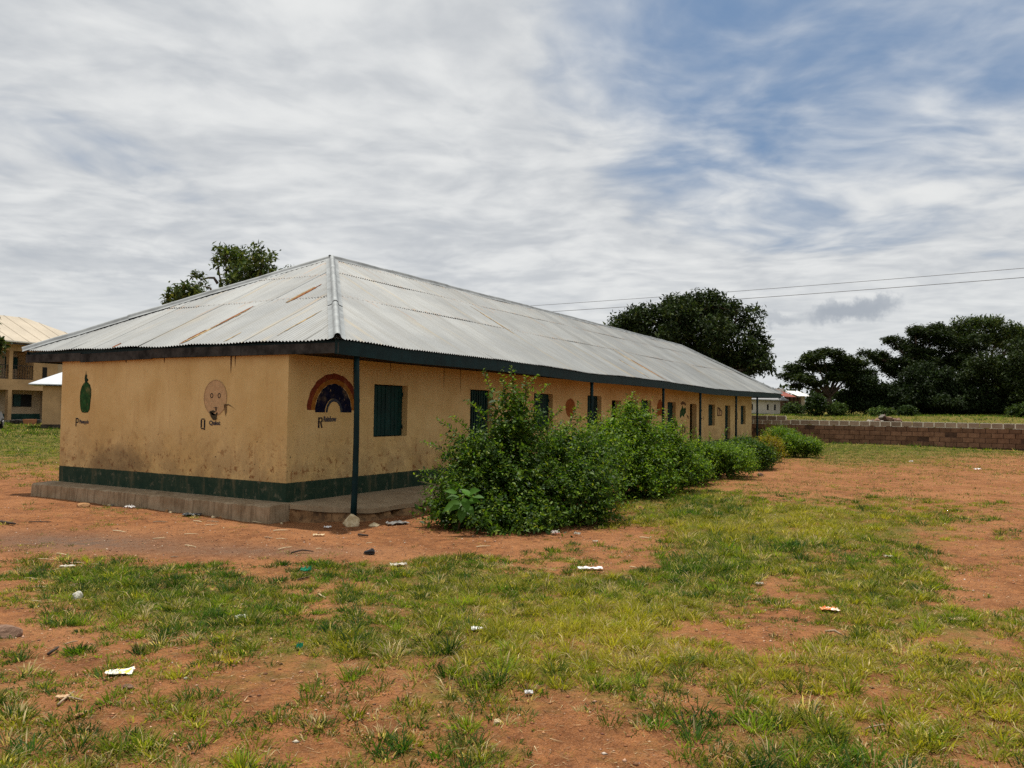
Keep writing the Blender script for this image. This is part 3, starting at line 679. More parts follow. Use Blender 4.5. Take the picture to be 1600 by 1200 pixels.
def word(txt, wall, a, z, hgt, wid, mat, off=.004, fat=.0):
    cu = bpy.data.curves.new('word', 'FONT'); cu.body = txt; cu.size = 1.0; cu.offset = fat; cu.resolution_u = 3
    tmp = bpy.data.objects.new('word', cu); COL.objects.link(tmp)
    bpy.context.view_layer.update()
    me = bpy.data.meshes.new_from_object(tmp.evaluated_get(bpy.context.evaluated_depsgraph_get()))
    bpy.data.objects.remove(tmp); bpy.data.curves.remove(cu)
    co = np.zeros(len(me.vertices)*3, np.float32); me.vertices.foreach_get('co', co); co = co.reshape(-1, 3)
    u = (co[:, 0]-co[:, 0].min())/np.ptp(co[:, 0])*wid; v = (co[:, 1]-min(0, co[:, 1].min()))/(co[:, 1].max()-min(0, co[:, 1].min()))*hgt
    out = np.stack([a+u, np.full_like(u, -off), z+v], -1) if wall == 'f' else np.stack([np.full_like(u, -off), a-u, z+v], -1)
    me.vertices.foreach_set('co', out.astype(np.float32).ravel()); me.update(); me.materials.clear()
    return link('stencilled_letter' if len(txt) == 1 else 'stencilled_word', me, mat, school)
GLYPH = {'P': [((0, 0), (.32, 0), (.32, 1), (0, 1)), ((.36, .86), (.72, .86), (.80, 1), (.36, 1)), ((.72, .86), (.70, .56), (.80, .42), (1, .54), (1, .88), (.80, 1)), ((.36, .42), (.80, .42), (.70, .56), (.36, .56))],
         'Q': [((0, .12), (.32, .16), (.32, .86), (0, .88)), ((.68, .16), (1, .10), (1, .88), (.68, .86)), ((.06, .90), (.94, .90), (.80, 1), (.20, 1)), ((.08, .10), (.18, .0), (.62, .0), (.56, .12)), ((.60, .13), (.66, -.04), (1, -.06), (.98, .08))],
         'R': [((0, 0), (.32, 0), (.32, 1), (0, 1)), ((.36, .87), (.72, .87), (.80, 1), (.36, 1)), ((.72, .87), (.70, .62), (.80, .50), (1, .60), (1, .88), (.80, 1)), ((.36, .50), (.80, .50), (.70, .62), (.36, .62)), ((.46, .48), (.76, .48), (1.02, 0), (.70, 0))]}
def stencil(ch, wall, a, z, h, w):
    bm = bmesh.new()
    for q in GLYPH[ch]:
        bm.faces.new([bm.verts.new((a+u*w, -.004, z+v*h) if wall == 'f' else (-.004, a-u*w, z+v*h)) for u, v in q])
    bmesh.ops.triangulate(bm, faces=bm.faces)
    me = bpy.data.meshes.new('stencilled_letter'); bm.to_mesh(me); bm.free()
    link('stencilled_letter', me, P_BLACK, school)
stencil('P', 'e', 5.725, 1.125, .17, .10); stencil('Q', 'e', 2.08, 1.16, .19, .12); stencil('R', 'f', .72, 1.22, .185, .115)
word('Pineapple', 'e', 5.60, 1.165, .10, .30, P_GREY, fat=.05)
word('Quiet', 'e', 1.865, 1.225, .095, .285, P_GREY, fat=.05)
word('Rainbow', 'f', .855, 1.325, .10, .33, P_GREY, fat=.05)
# drip stains under the eaves
for (w_, a, z0, ww) in (('e', 1.35, 2.13, .02), ('e', 1.25, 2.24, .012), ('e', 4.2, 2.36, .02), ('e', 5.3, 2.38, .012), ('e', 3.1, 2.34, .015), ('f', 1.62, 1.72, .012), ('f', 1.68, 2.2, .008), ('f', 4.55, 1.95, .010), ('f', 5.2, 1.85, .008), ('f', 2.7, 2.25, .012)):
    paint('drip_stain', [(a-ww, 2.45), (a+ww, 2.45), (a+ww*.7, (2.45+z0)/2), (a, z0), (a-ww*.6, (2.45+z0)/2)], w_, plain('drip_stain', (.10, .05, .022), .9, .4, 10), .005)
#PART3

# ---------------------------------------------------------------- unfinished block boundary wall
wx = 36.4
bwall = empty('block_wall', (wx, -8, 0)); tag(bwall, 'low unfinished block boundary wall across the yard beyond the school', 'wall')
def sub(o): o.location = Vector(o.location)-Vector((wx, -8, 0)); return o
def block_mat(name, a, b):
    def f(nt):
        co = pos_co(nt); ri = nt.node('ShaderNodeObjectInfo').outputs['Random']
        c = nt.mix(nt.ramp(nt.noise(co, 4, 6, .7), .3, .7), (*a, 1), (*b, 1))
        k = nt.ramp(ri, 0, 1, .72, 1.22, False)
        c = nt.mix(1.0, c, nt.node('ShaderNodeCombineColor', {0: k, 1: k, 2: k}).outputs[0], 'MULTIPLY')
        return bsdf(nt, c, .95, nt.noise(co, 30, 5, .7), .6, .02, .1)
    return material(name, f)
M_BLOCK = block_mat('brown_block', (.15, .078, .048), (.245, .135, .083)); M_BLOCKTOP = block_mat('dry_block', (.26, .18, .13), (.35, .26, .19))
M_MORTAR = plain('pale_mortar', (.68, .62, .52), .9, .2, 9); M_OLDMORTAR = plain('damp_mortar', (.075, .04, .026), .95, .4, 6, .5)
LB, HB = .50, .245
rng = np.random.default_rng(11)
def block_mesh(ln, seed):
    r = random.Random(seed); bm = bmesh.new()
    vs_ = bm_box(bm, -.07, .07, -ln/2, ln/2, -.112, .112)
    for v in vs_: v.co += Vector((r.uniform(-.008, .006), r.uniform(-.008, .008), r.uniform(-.008, .008)))
    bmesh.ops.bevel(bm, geom=list(bm.edges), offset=.010, segments=1, affect='EDGES')
    bmesh.ops.recalc_face_normals(bm, faces=bm.faces)
    me = bpy.data.meshes.new('block'); bm.to_mesh(me); bm.free(); return me
BL = [block_mesh(.472, s) for s in range(5)]; BT = [m.copy() for m in BL]
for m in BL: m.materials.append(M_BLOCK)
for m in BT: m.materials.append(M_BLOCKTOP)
def wall_top(y): return 1.235 if y < -1.35 else 1.40
base_z = {}
mbm = bmesh.new(); core = bmesh.new()
Y0_, Y1_ = -19.0, 1.6
for c in range(6):
    zc = 1.235-.116-HB*(4-c) if c < 5 else 1.235-.116+.205
    y = Y0_+(.25 if c % 2 else 0)
    while y < Y1_:
        yc = y+LB/2
        zz = zc
        if c == 5 and yc < -1.4: y += LB; continue
        if not ((c in (1, 2, 3)) and rng.random() < .05) and not (c == 4 and -2.2 < yc < -1.75):
            top = (c == 4 and yc < -1.4) or c == 5
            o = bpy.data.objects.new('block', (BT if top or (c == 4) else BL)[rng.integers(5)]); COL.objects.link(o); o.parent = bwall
            o.location = (rng.uniform(-.008, .008), yc+8, zz); o.rotation_euler = (0, 0, rng.uniform(-.015, .015))
            if (c >= 4) and rng.random() < .93:
                bm_box(mbm, -.079, .069, y-.026+8, y+.026+8, zz-.116, zz+.1075)
            if top: bm_box(mbm, -.0785, .066, y+.0265+8, y+LB-.0265+8, zz+.108, zz+.136)
        y += LB
    if c in (4, 5): 
        y = Y0_ if c == 4 else -1.4
        while y < Y1_:
            e = y+rng.uniform(.3, 1.2)
            bm_box(mbm, -.0795, .0725, y+8, min(e, Y1_)+8, zc-.136, zc-.1165); y = e+rng.uniform(0, .35)
bm_box(core, -.052, .052, Y0_+8, Y1_+8, -.25, 1.235-.24)
bm_box(core, -.045, .045, -2.0+8, Y1_+8, 1.0, 1.24)
tag(from_bm('fresh_mortar', mbm, M_MORTAR, bwall), kind='stuff'); from_bm('mortar_core', core, M_OLDMORTAR, bwall)

# ---------------------------------------------------------------- two storey block on the left
M_BEIGE = plain('beige_render', (.46, .30, .155), .9, .2, .8, .2, .1); M_BEIGE2 = plain('pale_back_render', (.42, .315, .20), .9, .2, .8)
M_ROOFTAN = plain('tan_roof_sheet', (.40, .345, .265), .7, .12, .5, .1, .2)
def tworoof(nt):
    co = obj_co(nt)
    c = nt.mix(nt.ramp(nt.noise(co, .6, 4), .3, .7), (.37, .31, .225, 1), (.45, .38, .28, 1))
    x = nt.node('ShaderNodeSeparateXYZ', {0: co}).outputs[0]
    return bsdf(nt, c, .7)
M_FARGREEN = plain('far_shutter_green', (.004, .035, .030), .6, .3, 2); M_FARDARK = plain('far_opening_dark', (.012, .011, .010), .9, .2, 2)
M_FARBAND = plain('far_green_band', (.012, .045, .032), .85, .4, 2)
M_IRON = plain('dark_iron', (.03, .024, .02), .7, .3, 4)
tb = empty('two_storey_building', (26.05, 55.65, 0), math.radians(6)); tag(tb, 'two storey beige block with balcony and tan roof far left', 'building')
# local x runs along the facade, local y into the building
ZF, Z1, Z1T, ZE = .26, 2.57, 3.42, 5.67
X0b, X1b = -14.0, 7.0
bm = bmesh.new(); bm_box(bm, X0b, X1b, 1.85, 7.5, -.2, 6.3); from_bm('rear_wall', bm, M_BEIGE2, tb)
box('floor_band', X0b, X1b, -.12, 1.85, Z1, Z1T, M_BEIGE, tb)
box('eave_beam', X0b, X1b, -.12, .25, ZE, 6.25, M_BEIGE, tb)
box('plinth', X0b, X1b, -.3, 1.85, -.2, .2, plain('far_plinth', (.22, .19, .14), .9, .3, 2), tb)
box('green_band', X0b, X1b, 1.82, 1.849, .20, .66, M_FARBAND, tb)
for xx in (-11.2, -7.6, -3.9, -.27):
    box('column', xx, xx+.30, -.15, .2, .2, Z1, M_BEIGE, tb); box('column', xx, xx+.30, -.15, .2, Z1T, ZE, M_BEIGE, tb)
box('pier', 1.78, 3.9, -.14, 1.85, Z1T, ZE, M_BEIGE, tb)
box('side_wall', 3.9, X1b, -.1, 1.85, .2, 6.25, M_BEIGE2, tb)
for (xx, z0) in ((-9.2, Z1T), (-5.6, Z1T), (-1.85, Z1T)):
    o = box('doorway', xx, xx+1.15, 1.80, 1.848, z0, z0+2.1, M_FARDARK, tb)
for (xx, w_, z0, h_, m, op) in ((.75, 1.25, 4.32, .95, M_FARGREEN, 0), (1.5, 1.6, 1.24, 1.02, M_FARDARK, 1), (-3.2, 1.2, 1.24, 1.0, M_FARDARK, 1), (-1.6, 1.1, .2, 2.05, M_FARDARK, 2), (-6.8, 1.3, 1.24, 1.0, M_FARDARK, 1)):
    o = box('window' if op < 2 else 'doorway', xx, xx+w_, 1.79, 1.847, z0, z0+h_, m, tb)
    if op == 1: box('shutter', xx+.02, xx+.62, 1.745, 1.788, z0+.02, z0+h_-.02, M_FARGREEN, o)
box('doorway', 2.55, 2.95, -.165, -.142, 3.55, 4.5, M_FARDARK, tb)
for (a, b) in ((.04, 1.78), (-3.6, -.28), (-7.3, -3.9)):
    o = box('balcony_railing', a, b, -.06, -.02, 4.50, 4.55, M_IRON, tb); box('lower_rail', a, b, -.06, -.02, 3.46, 3.50, M_IRON, o)
    n = int((b-a)/.21)
    for i in range(n+1): box('baluster', a+(b-a-.03)*i/n, a+(b-a-.03)*i/n+.03, -.055, -.025, 3.50, 4.50, M_IRON, o)
# hipped tan roof with white eave trim
def hip_roof(parent, x0, x1, y0, y1, ze, zr, inset, mat, th=.07, ribs=None, left=True):
    bm = bmesh.new(); ym = (y0+y1)/2
    c = [bm.verts.new(p) for p in ((x0, y0, ze), (x1, y0, ze), (x1, y1, ze), (x0, y1, ze), (x0+(inset if left else 0), ym, zr), (x1-inset, ym, zr))]
    for f in ((0, 1, 5, 4), (1, 2, 5), (2, 3, 4, 5), (3, 0, 4)): bm.faces.new([c[i] for i in f])
    b = [bm.verts.new(v.co-Vector((0, 0, th))) for v in c[:4]]
    for i in range(4): bm.faces.new((c[i], b[i], b[(i+1) % 4], c[(i+1) % 4]))
    bm.faces.new(b[::-1])
    o = from_bm('roof', bm, mat, parent)
    if ribs:
        rb = bmesh.new(); n = int((x1-x0)/ribs); d = Vector((0, ym-y0, zr-ze)); nrm = Vector((0, -(zr-ze), ym-y0)).normalized()
        for i in range(1, n):
            x = x0+(x1-x0)*i/n; t = min(1, (x1-x)/inset, (x-x0)/inset)
            if t < .08: continue
            p = Vector((x, y0, ze)); q = p+d*t
            bm_tube(rb, [p+nrm*.01, q+nrm*.01], .03, 4)
        from_bm('seam', rb, mat, o)
    return o
ro = hip_roof(tb, X0b-1, 8.4, -1.2, 9.0, 6.36, 8.8, 4.57, M_ROOFTAN, .08, 1.3)
box('eave_trim', X0b-1, 8.42, -1.235, -1.202, 6.10, 6.22, M_OLDWOOD, tb)
box('eave_lip', X0b-1, 8.42, -1.25, -1.203, 6.27, 6.37, plain('white_trim', (.75, .72, .66), .7, .1, 2), tb)
# small store next to it with a white metal roof
ob = empty('store_house', (19.67, 40.42, 0), math.radians(-34)); tag(ob, 'small beige store with white metal roof beside the left corner of the school', 'building')
box('wall', 0, 7.0, 0, 4.5, -.3, 2.64, M_BEIGE, ob)
box('footing', -.04, 7.04, -.04, 4.54, -.32, .24, plain('dirty_footing', (.075, .06, .042), .9, .5, 2), ob)
o = box('window', 1.08, 2.2, -.04, .002, 1.28, 2.22, M_FARDARK, ob); box('window_frame', 1.02, 1.078, -.06, .0, 1.22, 2.28, M_BEIGE2, o)
hip_roof(ob, -.75, 7.6, -.45, 5.0, 2.76, 4.35, 3.4, plain('white_roof_sheet', (.44, .47, .50), .5, .1, 1.5, .1, .2), .06)
# planter and kerb stones in front of it
def on_plane_depth(px, py, dep): 
    p = at_depth(px, py, dep); return Vector(p)
pl = empty('planter_box', on_plane_depth(46.5, 662, 58), math.radians(6)); tag(pl, 'terracotta planter box holding a small green plant', 'planter')
bm = bmesh.new(); v = bm_box(bm, -.42, .42, -.2, .2, -.05, .32)
for q in v[:4]: q.co.x *= .82; q.co.y *= .8
from_bm('pot', bm, plain('terracotta', (.36, .16, .085), .9, .2, 3), pl)
for i, px in enumerate((20, 28, 35, 58)):
    p = on_plane_depth(px, 661, 58.5)
    bm = bmesh.new(); v = bm_box(bm, -.17, .17, -.15, .15, -.1, .23+.03*(i % 2))
    bmesh.ops.bevel(bm, geom=list(bm.edges), offset=.03, segments=1, affect='EDGES')
    o = from_bm('kerb_stone', bm, M_IRON); o.location = p; o.rotation_euler = (0, 0, .1*i)
    tag(o, ('leftmost dark kerb stone before the two storey block', 'dark kerb stone second from the left before the two storey block', 'dark kerb stone just left of the terracotta planter', 'dark kerb stone just right of the terracotta planter')[i], 'stone', 'dark kerb stones by the two storey block')
# ---------------------------------------------------------------- parked car at the left edge
def make_car():
    p = on_plane_depth(-28, 672, 47); p.z = g1(p.x, p.y)
    ang = math.atan2(-FW[1], -FW[0])+.45
    car = empty('parked_car', p, ang); tag(car, 'dark parked car with grey headlight at the left edge of the photo', 'car')
    paint_ = plain('dark_car_paint', (.012, .014, .018), .25, .1, 1, 0, .6); glass = plain('car_glass', (.02, .025, .03), .05, .05, 1, 0, .8)
    prof = [(2.1, .32), (2.16, .55), (2.08, .80), (1.75, .92), (1.05, 1.0), (.45, 1.42), (-.25, 1.50), (-1.2, 1.46), (-1.75, 1.05), (-2.1, .98), (-2.18, .6), (-2.1, .32)]
    bm = bmesh.new(); rows = []
    for y, k in ((-.84, .0), (-.80, .04), (0, .06), (.80, .04), (.84, .0)):
        rows.append([bm.verts.new((x*(1-.02*(abs(y) > .82)), y*(1.0 if z < .95 else .86), z+k*.6*(z > .5))) for x, z in prof])
    n = len(prof)
    for a, b in zip(rows[:-1], rows[1:]):
        for i in range(n): bm.faces.new((a[i], a[(i+1) % n], b[(i+1) % n], b[i]))
    bm.faces.new(rows[0]); bm.faces.new(rows[-1][::-1])
    from_bm('body', bm, paint_, car)
    for nm, pts in (('windscreen', [(1.03, 1.045), (.50, 1.42)]), ('rear_window', [(-1.28, 1.46), (-1.74, 1.10)])):
        (xa, za), (xb, zb) = pts
        bm = bmesh.new(); q = [bm.verts.new(t) for t in ((xa+.03, -.68, za+.02), (xa+.03, .68, za+.02), (xb+.03, .60, zb+.03), (xb+.03, -.60, zb+.03))]
        bm.faces.new(q); ex = bmesh.ops.extrude_face_region(bm, geom=list(bm.faces)); 
        for g in ex['geom']:
            if isinstance(g, bmesh.types.BMVert): g.co += Vector((.012, 0, .012))
        from_bm(nm, bm, glass, car)
    for s in (-1, 1):
        bm = bmesh.new(); y = s*.775
        f = [bm.verts.new((x, y+d, z)) for d in (0, s*.012) for x, z in ((.82, 1.04), (.40, 1.36), (-1.15, 1.38), (-1.55, 1.06))]
        bm.faces.new(f[:4]); bm.faces.new(f[4:][::-1])
        for i in range(4): bm.faces.new((f[i], f[(i+1) % 4], f[4+(i+1) % 4], f[4+i]))
        from_bm('side_window', bm, glass, car)
        bm = bmesh.new(); v = bm_box(bm, 2.02, 2.165, s*.42, s*.74, .66, .84); bmesh.ops.bevel(bm, geom=list(bm.edges), offset=.03, segments=2, affect='EDGES')
        from_bm('headlight', bm, plain('headlight_glass', (.45, .47, .47), .2, .1, 6, 0, .7), car)
        for x in (1.35, -1.35):
            bm = bmesh.new(); bm_tube(bm, [(x, s*.70, .32), (x, s*.88, .32)], .32, 18); w = from_bm('wheel', bm, plain('tyre_rubber', (.015, .015, .015), .9), car)
            bm = bmesh.new(); bm_tube(bm, [(x, s*.86, .32), (x, s*.90, .32)], .2, 14); from_bm('rim', bm, plain('rim_metal', (.35, .35, .36), .4, .1, 3, 0, .5, .6), w)
    box('grille', 2.10, 2.175, -.38, .38, .60, .76, M_IRON, car); box('bumper', 2.05, 2.22, -.8, .8, .36, .52, plain('bumper_grey', (.20, .20, .20), .5), car, .03)
    box('number_plate', 2.221, 2.235, -.26, .26, .40, .50, plain('plate_white', (.6, .6, .58), .5), car)
make_car()

# ---------------------------------------------------------------- far buildings on the right
M_PALE = plain('pale_render', (.58, .53, .44), .9, .15, 1)
p = on_plane_depth(1221, 641, 84); gh = empty('grey_roofed_house', (p.x, p.y, g1(p.x, p.y)), math.radians(-31)); tag(gh, 'long pale house with grey roof just past the far end of the school', 'house')
# local x to the right along the facade
box('wall', -22, -.2, 0, 8, -.8, 1.5, M_PALE, gh)
for xx in (-1.1, -2.15, -5.0, -9.0, -12): box('window', xx, xx+.22 if xx > -3 else xx+.8, -.03, .002, .45, 1.05, M_FARDARK, gh)
hip_roof(gh, -22.6, .55, -.5, 8.5, 1.55, 4.4, 4.0, plain('old_grey_roof', (.30, .30, .30), .7, .15, 1), .1)
p = on_plane_depth(1240, 632, 112); sh = empty('rusty_shed', (p.x, p.y, p.z), math.radians(-31)); tag(sh, 'low brown shed with rust red and white roof under the spreading tree', 'shed')
box('wall', -2.6, 1.4, 0, 3, -3, 1.0, plain('brown_board', (.11, .065, .042), .9, .3, 1), sh)
box('side_wall', 1.42, 2.2, -.1, 3, -3, 1.1, plain('shed_pale_wall', (.42, .36, .28), .9, .2, 1), sh)
for xx in (-2.2, -1.3, -.5, .3): box('post', xx, xx+.12, -.5, -.38, -1.5, 1.1, M_DARKWOOD, sh)
for nm, x0, x1, z0, y0, m in (('red_roof', -2.9, -.6, 1.05, -1.0, plain('rust_red_sheet', (.20, .055, .035), .8, .3, 1)), ('white_roof', -.2, 2.4, 1.2, -.9, plain('white_sheet', (.70, .68, .62), .6, .1, 1))):
    bm = bmesh.new(); q = [bm.verts.new(t) for t in ((x0, y0, z0), (x1, y0, z0), (x1, y0+2.2, z0+.75), (x0, y0+2.2, z0+.75))]
    b = [bm.verts.new(v.co-Vector((0, 0, .06))) for v in q]; bm.faces.new(q); bm.faces.new(b[::-1])
    for i in range(4): bm.faces.new((q[i], b[i], b[(i+1) % 4], q[(i+1) % 4]))
    from_bm(nm, bm, m, sh)
bm = bmesh.new(); bm_box(bm, -3.0, -.5, 1.3, 3.6, 1.75, 2.2); from_bm('upper_roof', bm, plain('white_sheet', (.70, .68, .62)), sh)
# ---------------------------------------------------------------- overhead wires
for (ya, yb, lab) in ((478.5, 419, 'upper of the two thin power lines crossing the sky on the right'), (489.5, 433.5, 'lower of the two thin power lines crossing the sky on the right')):
    a = Vector(at_depth(820, ya, 62)); b = Vector(at_depth(1600, yb, 46)); pts = []
    for i in range(41):
        t = -.9+i/40*2.7; q = a.lerp(b, t); q.z -= .9*(.25-(t-.5)**2)*.35; pts.append(q)
    o = tube('power_line', pts, .015 if ya < 480 else .018, plain('grey_wire', (.10, .10, .105), .6), None, 5); tag(o, lab, 'power line', 'power lines over the yard')
#PART4

# ---------------------------------------------------------------- leaves
def leaf_mat(name, rough=.5, trans=.35, spec=.35):
    def f(nt):
        c = nt.node('ShaderNodeAttribute', attribute_name='col').outputs['Color']
        p = nt.node('ShaderNodeBsdfPrincipled', {'Base Color': c, 'Roughness': rough, 'Specular IOR Level': spec})
        t = nt.node('ShaderNodeBsdfTranslucent', {'Color': nt.mix(1.0, c, (1.25, 1.3, .55, 1), 'MULTIPLY')})
        return nt.node('ShaderNodeMixShader', {0: trans, 1: p, 2: t})
    return material(name, f)
M_LEAF = leaf_mat('shrub_leaf', .5, .42, .2); M_TREELEAF = leaf_mat('tree_leaf', .6, .18, .10); M_GRASS = leaf_mat('grass_blade', .6, .45, .12)
M_BARK = plain('grey_brown_bark', (.075, .055, .04), .95, .4, 5, .6, .1, 0, .03); M_TWIG = plain('green_brown_twig', (.085, .07, .035), .9, .4, 8)
def unit(v): return v/np.maximum(np.linalg.norm(v, axis=-1, keepdims=True), 1e-9)
def leaves_geo(P, D, N, ln, wd, col, fold=.18):
    """pointed leaf of two folded halves; P base, D along, N face"""
    S = unit(np.cross(D, N)); N = np.cross(S, D); n = len(P)
    ln = ln[:, None]; wd = wd[:, None]
    V = np.empty((n, 4, 3)); m = P+D*ln*.42
    V[:, 0] = P; V[:, 1] = m+S*wd*.5+N*wd*fold; V[:, 2] = P+D*ln-N*ln*.08; V[:, 3] = m-S*wd*.5+N*wd*fold
    b = np.arange(n)[:, None]*4
    F = np.concatenate([b+np.array([[0, 1, 2]]), b+np.array([[0, 2, 3]])], 0)
    return V.reshape(-1, 3), F, np.repeat(col, 4, 0)
def leaf_cols(rng, n, pal, wts, var=.2):
    pal = np.array(pal); k = rng.choice(len(pal), n, p=np.array(wts)/sum(wts))
    return pal[k]*(1+var*rng.uniform(-1, 1, (n, 1)))*(1+.08*rng.uniform(-1, 1, (n, 3)))
def blob_pts(rng, blobs, n, rmin=.62, rmax=1.0, up=.0, keep=.78):
    """points in the outer shells of a union of ellipsoids, with outward directions"""
    c = np.array([b[0] for b in blobs]); r = np.array([b[1] for b in blobs])
    w = (r[:, 0]*r[:, 1]+r[:, 0]*r[:, 2]+r[:, 1]*r[:, 2]); w = w/w.sum()
    k = rng.choice(len(blobs), n*2, p=w)
    d = unit(rng.standard_normal((n*2, 3))+np.array([0, 0, up]))
    P = c[k]+d*r[k]*(rmin+(rmax-rmin)*rng.random((n*2, 1))**.6)
    ok = np.ones(n*2, bool)
    for j in range(len(blobs)):
        q = np.linalg.norm((P-c[j])/r[j], axis=1)
        ok &= ~((q < keep*.9) & (k != j) & (rng.random(n*2) < .85))
    P, d = P[ok][:n], d[ok][:n]
    return P, d
def px_blob(px, py, dep, rx, ry, rd=None):
    """ellipsoid whose outline covers rx by ry pixels of the photograph when it stands dep metres away"""
    s = dep/FPX; c = at_depth(px, py, dep)
    return (c, np.array([rx*s, (rd if rd else rx)*s, ry*s]))
def shoots(rng, P, d, n_leaf, length, ln, wd, pal, wts, lift=.5, droop=.4, spread=.9):
    n = len(P)
    sd_ = unit(d*.75+np.array([0, 0, lift])+rng.standard_normal((n, 3))*.35)
    L_ = length*(.6+.8*rng.random(n))
    t = np.tile((np.arange(n_leaf)+.5)/n_leaf, (n, 1))+rng.uniform(-.03, .03, (n, n_leaf))
    pos = P[:, None, :]+sd_[:, None, :]*(L_[:, None]*t)[..., None]
    pos[..., 2] -= droop*L_[:, None]*t**2*.5
    a = unit(np.cross(sd_, rng.standard_normal((n, 3)))); b = np.cross(sd_, a)
    ang = rng.uniform(0, 6.28, (n, 1))+np.arange(n_leaf)[None, :]*2.4
    side = a[:, None, :]*np.cos(ang)[..., None]+b[:, None, :]*np.sin(ang)[..., None]
    D = unit(sd_[:, None, :]*.55+side*spread+np.array([0, 0, -.12])+rng.standard_normal((n, n_leaf, 3))*.15).reshape(-1, 3)
    N = unit(np.array([0, 0, 1.0])+rng.standard_normal((n*n_leaf, 3))*.55)
    k = n*n_leaf
    tone = np.repeat(1+.18*rng.uniform(-1, 1, n), n_leaf)[:, None]
    cols = leaf_cols(rng, k, pal, wts)*tone
    sz = (1-.45*t.reshape(-1))*(.45+.85*rng.random(k))*np.repeat(rng.uniform(.75, 1.25, n), n_leaf)
    return leaves_geo(pos.reshape(-1, 3), D, N, ln*sz, wd*sz, cols), (P, sd_, L_)
def join_geo(parts):
    V = []; F = []; Cc = []; o = 0
    for v, f, c in parts: V.append(v); F.append(f+o); Cc.append(c); o += len(v)
    return np.concatenate(V), np.concatenate(F), np.concatenate(Cc)
SHRUB = [(.066, .125, .013), (.115, .185, .018), (.024, .056, .008), (.20, .26, .03), (.04, .09, .014)]
def shrub(name, blobs, base, label, cat, nshoot, leaf=.055, seed=0, wts=(4, 3, 3, 1, 2), extra=(), pal=SHRUB, group=None, length=.34, stems=7, mat=None, nl=11):
    rng = np.random.default_rng(seed)
    root = empty(name, base); tag(root, label, cat, group)
    big_blobs = blobs; sub_ = []
    for c, r in blobs:                      # sprays and lobes sticking out of each mass
        sub_.append((c, r*.74))
        for _ in range(9):
            d_ = unit(rng.standard_normal(3)+np.array([0, 0, .35])); sub_.append((c+r*d_*rng.uniform(.6, 1.0), r*rng.uniform(.16, .38)))
    blobs = sub_
    P, d = blob_pts(rng, blobs, nshoot, .45, .98, .25)
    gzv = gz(P[:, 0], P[:, 1]); ok = P[:, 2] > gzv+.02; P, d = P[ok], d[ok]
    g, sk = shoots(rng, P, d, nl, length, leaf, leaf*.48, pal, wts)
    parts = [g]
    P2, d2 = blob_pts(rng, big_blobs, int(nshoot*.55), .1, .62, .1); ok = P2[:, 2] > gz(P2[:, 0], P2[:, 1])+.02
    parts.append(shoots(rng, P2[ok], d2[ok], 9, length*.9, leaf*1.5, leaf*.85, pal, (3, 1, 5, 0, 1))[0])
    tw = bmesh.new()
    for (a, b, k) in extra:                 # long leafy runners: from, to, leaf count
        a = np.array(a); b = np.array(b); t = np.linspace(.05, 1, k)
        pos = a+(b-a)*t[:, None]+np.array([0, 0, 1.0])*(np.sin(t*3.1)*.04)[:, None]; dr = unit(b-a)
        s1 = unit(np.cross(dr, rng.standard_normal((k, 3))))
        D = unit(dr*.45+s1*.9+np.array([0, 0, -.1])); N = unit(np.array([0, 0, 1.0])+rng.standard_normal((k, 3))*.5)
        sz = leaf*(1.15-.5*t)*rng.uniform(.8, 1.3, k)
        parts.append(leaves_geo(pos, D, N, sz, sz*.48, leaf_cols(rng, k, pal, (3, 4, 1, 2, 1))))
        bm_tube(tw, [a, (a+b)/2+np.array([0, 0, .04]), b], [.008, .006, .003], 4)
    V, F, Cc = join_geo(parts); base = np.array(base)
    fo = np_mesh('foliage', V-base, F, mat or M_LEAF, root, Cc); tag(fo, kind='stuff')
    for (c, r) in big_blobs:
        for _ in range(stems):
            e = c+r*unit(rng.standard_normal(3)+np.array([0, 0, .4]))*rng.uniform(.5, .95)
            s_ = base+np.array([rng.uniform(-.25, .25)*r[0], rng.uniform(-.25, .25)*r[0], 0])+(c-base)*np.array([.6, .6, 0]); s_[2] = g1(s_[0], s_[1])-.05
            m = (s_+e)/2+np.array([0, 0, .12])
            bm_tube(tw, [s_, m, e], [.018, .013, .005], 5, False)
    for v in tw.verts: v.co -= Vector(base)
    from_bm('stems', tw, M_TWIG, root)
    return root
def gpt(px, py):
    p = on_ground(px, py); return (p.x, p.y, p.z)
A = lambda px, py, dep: at_depth(px, py, dep)
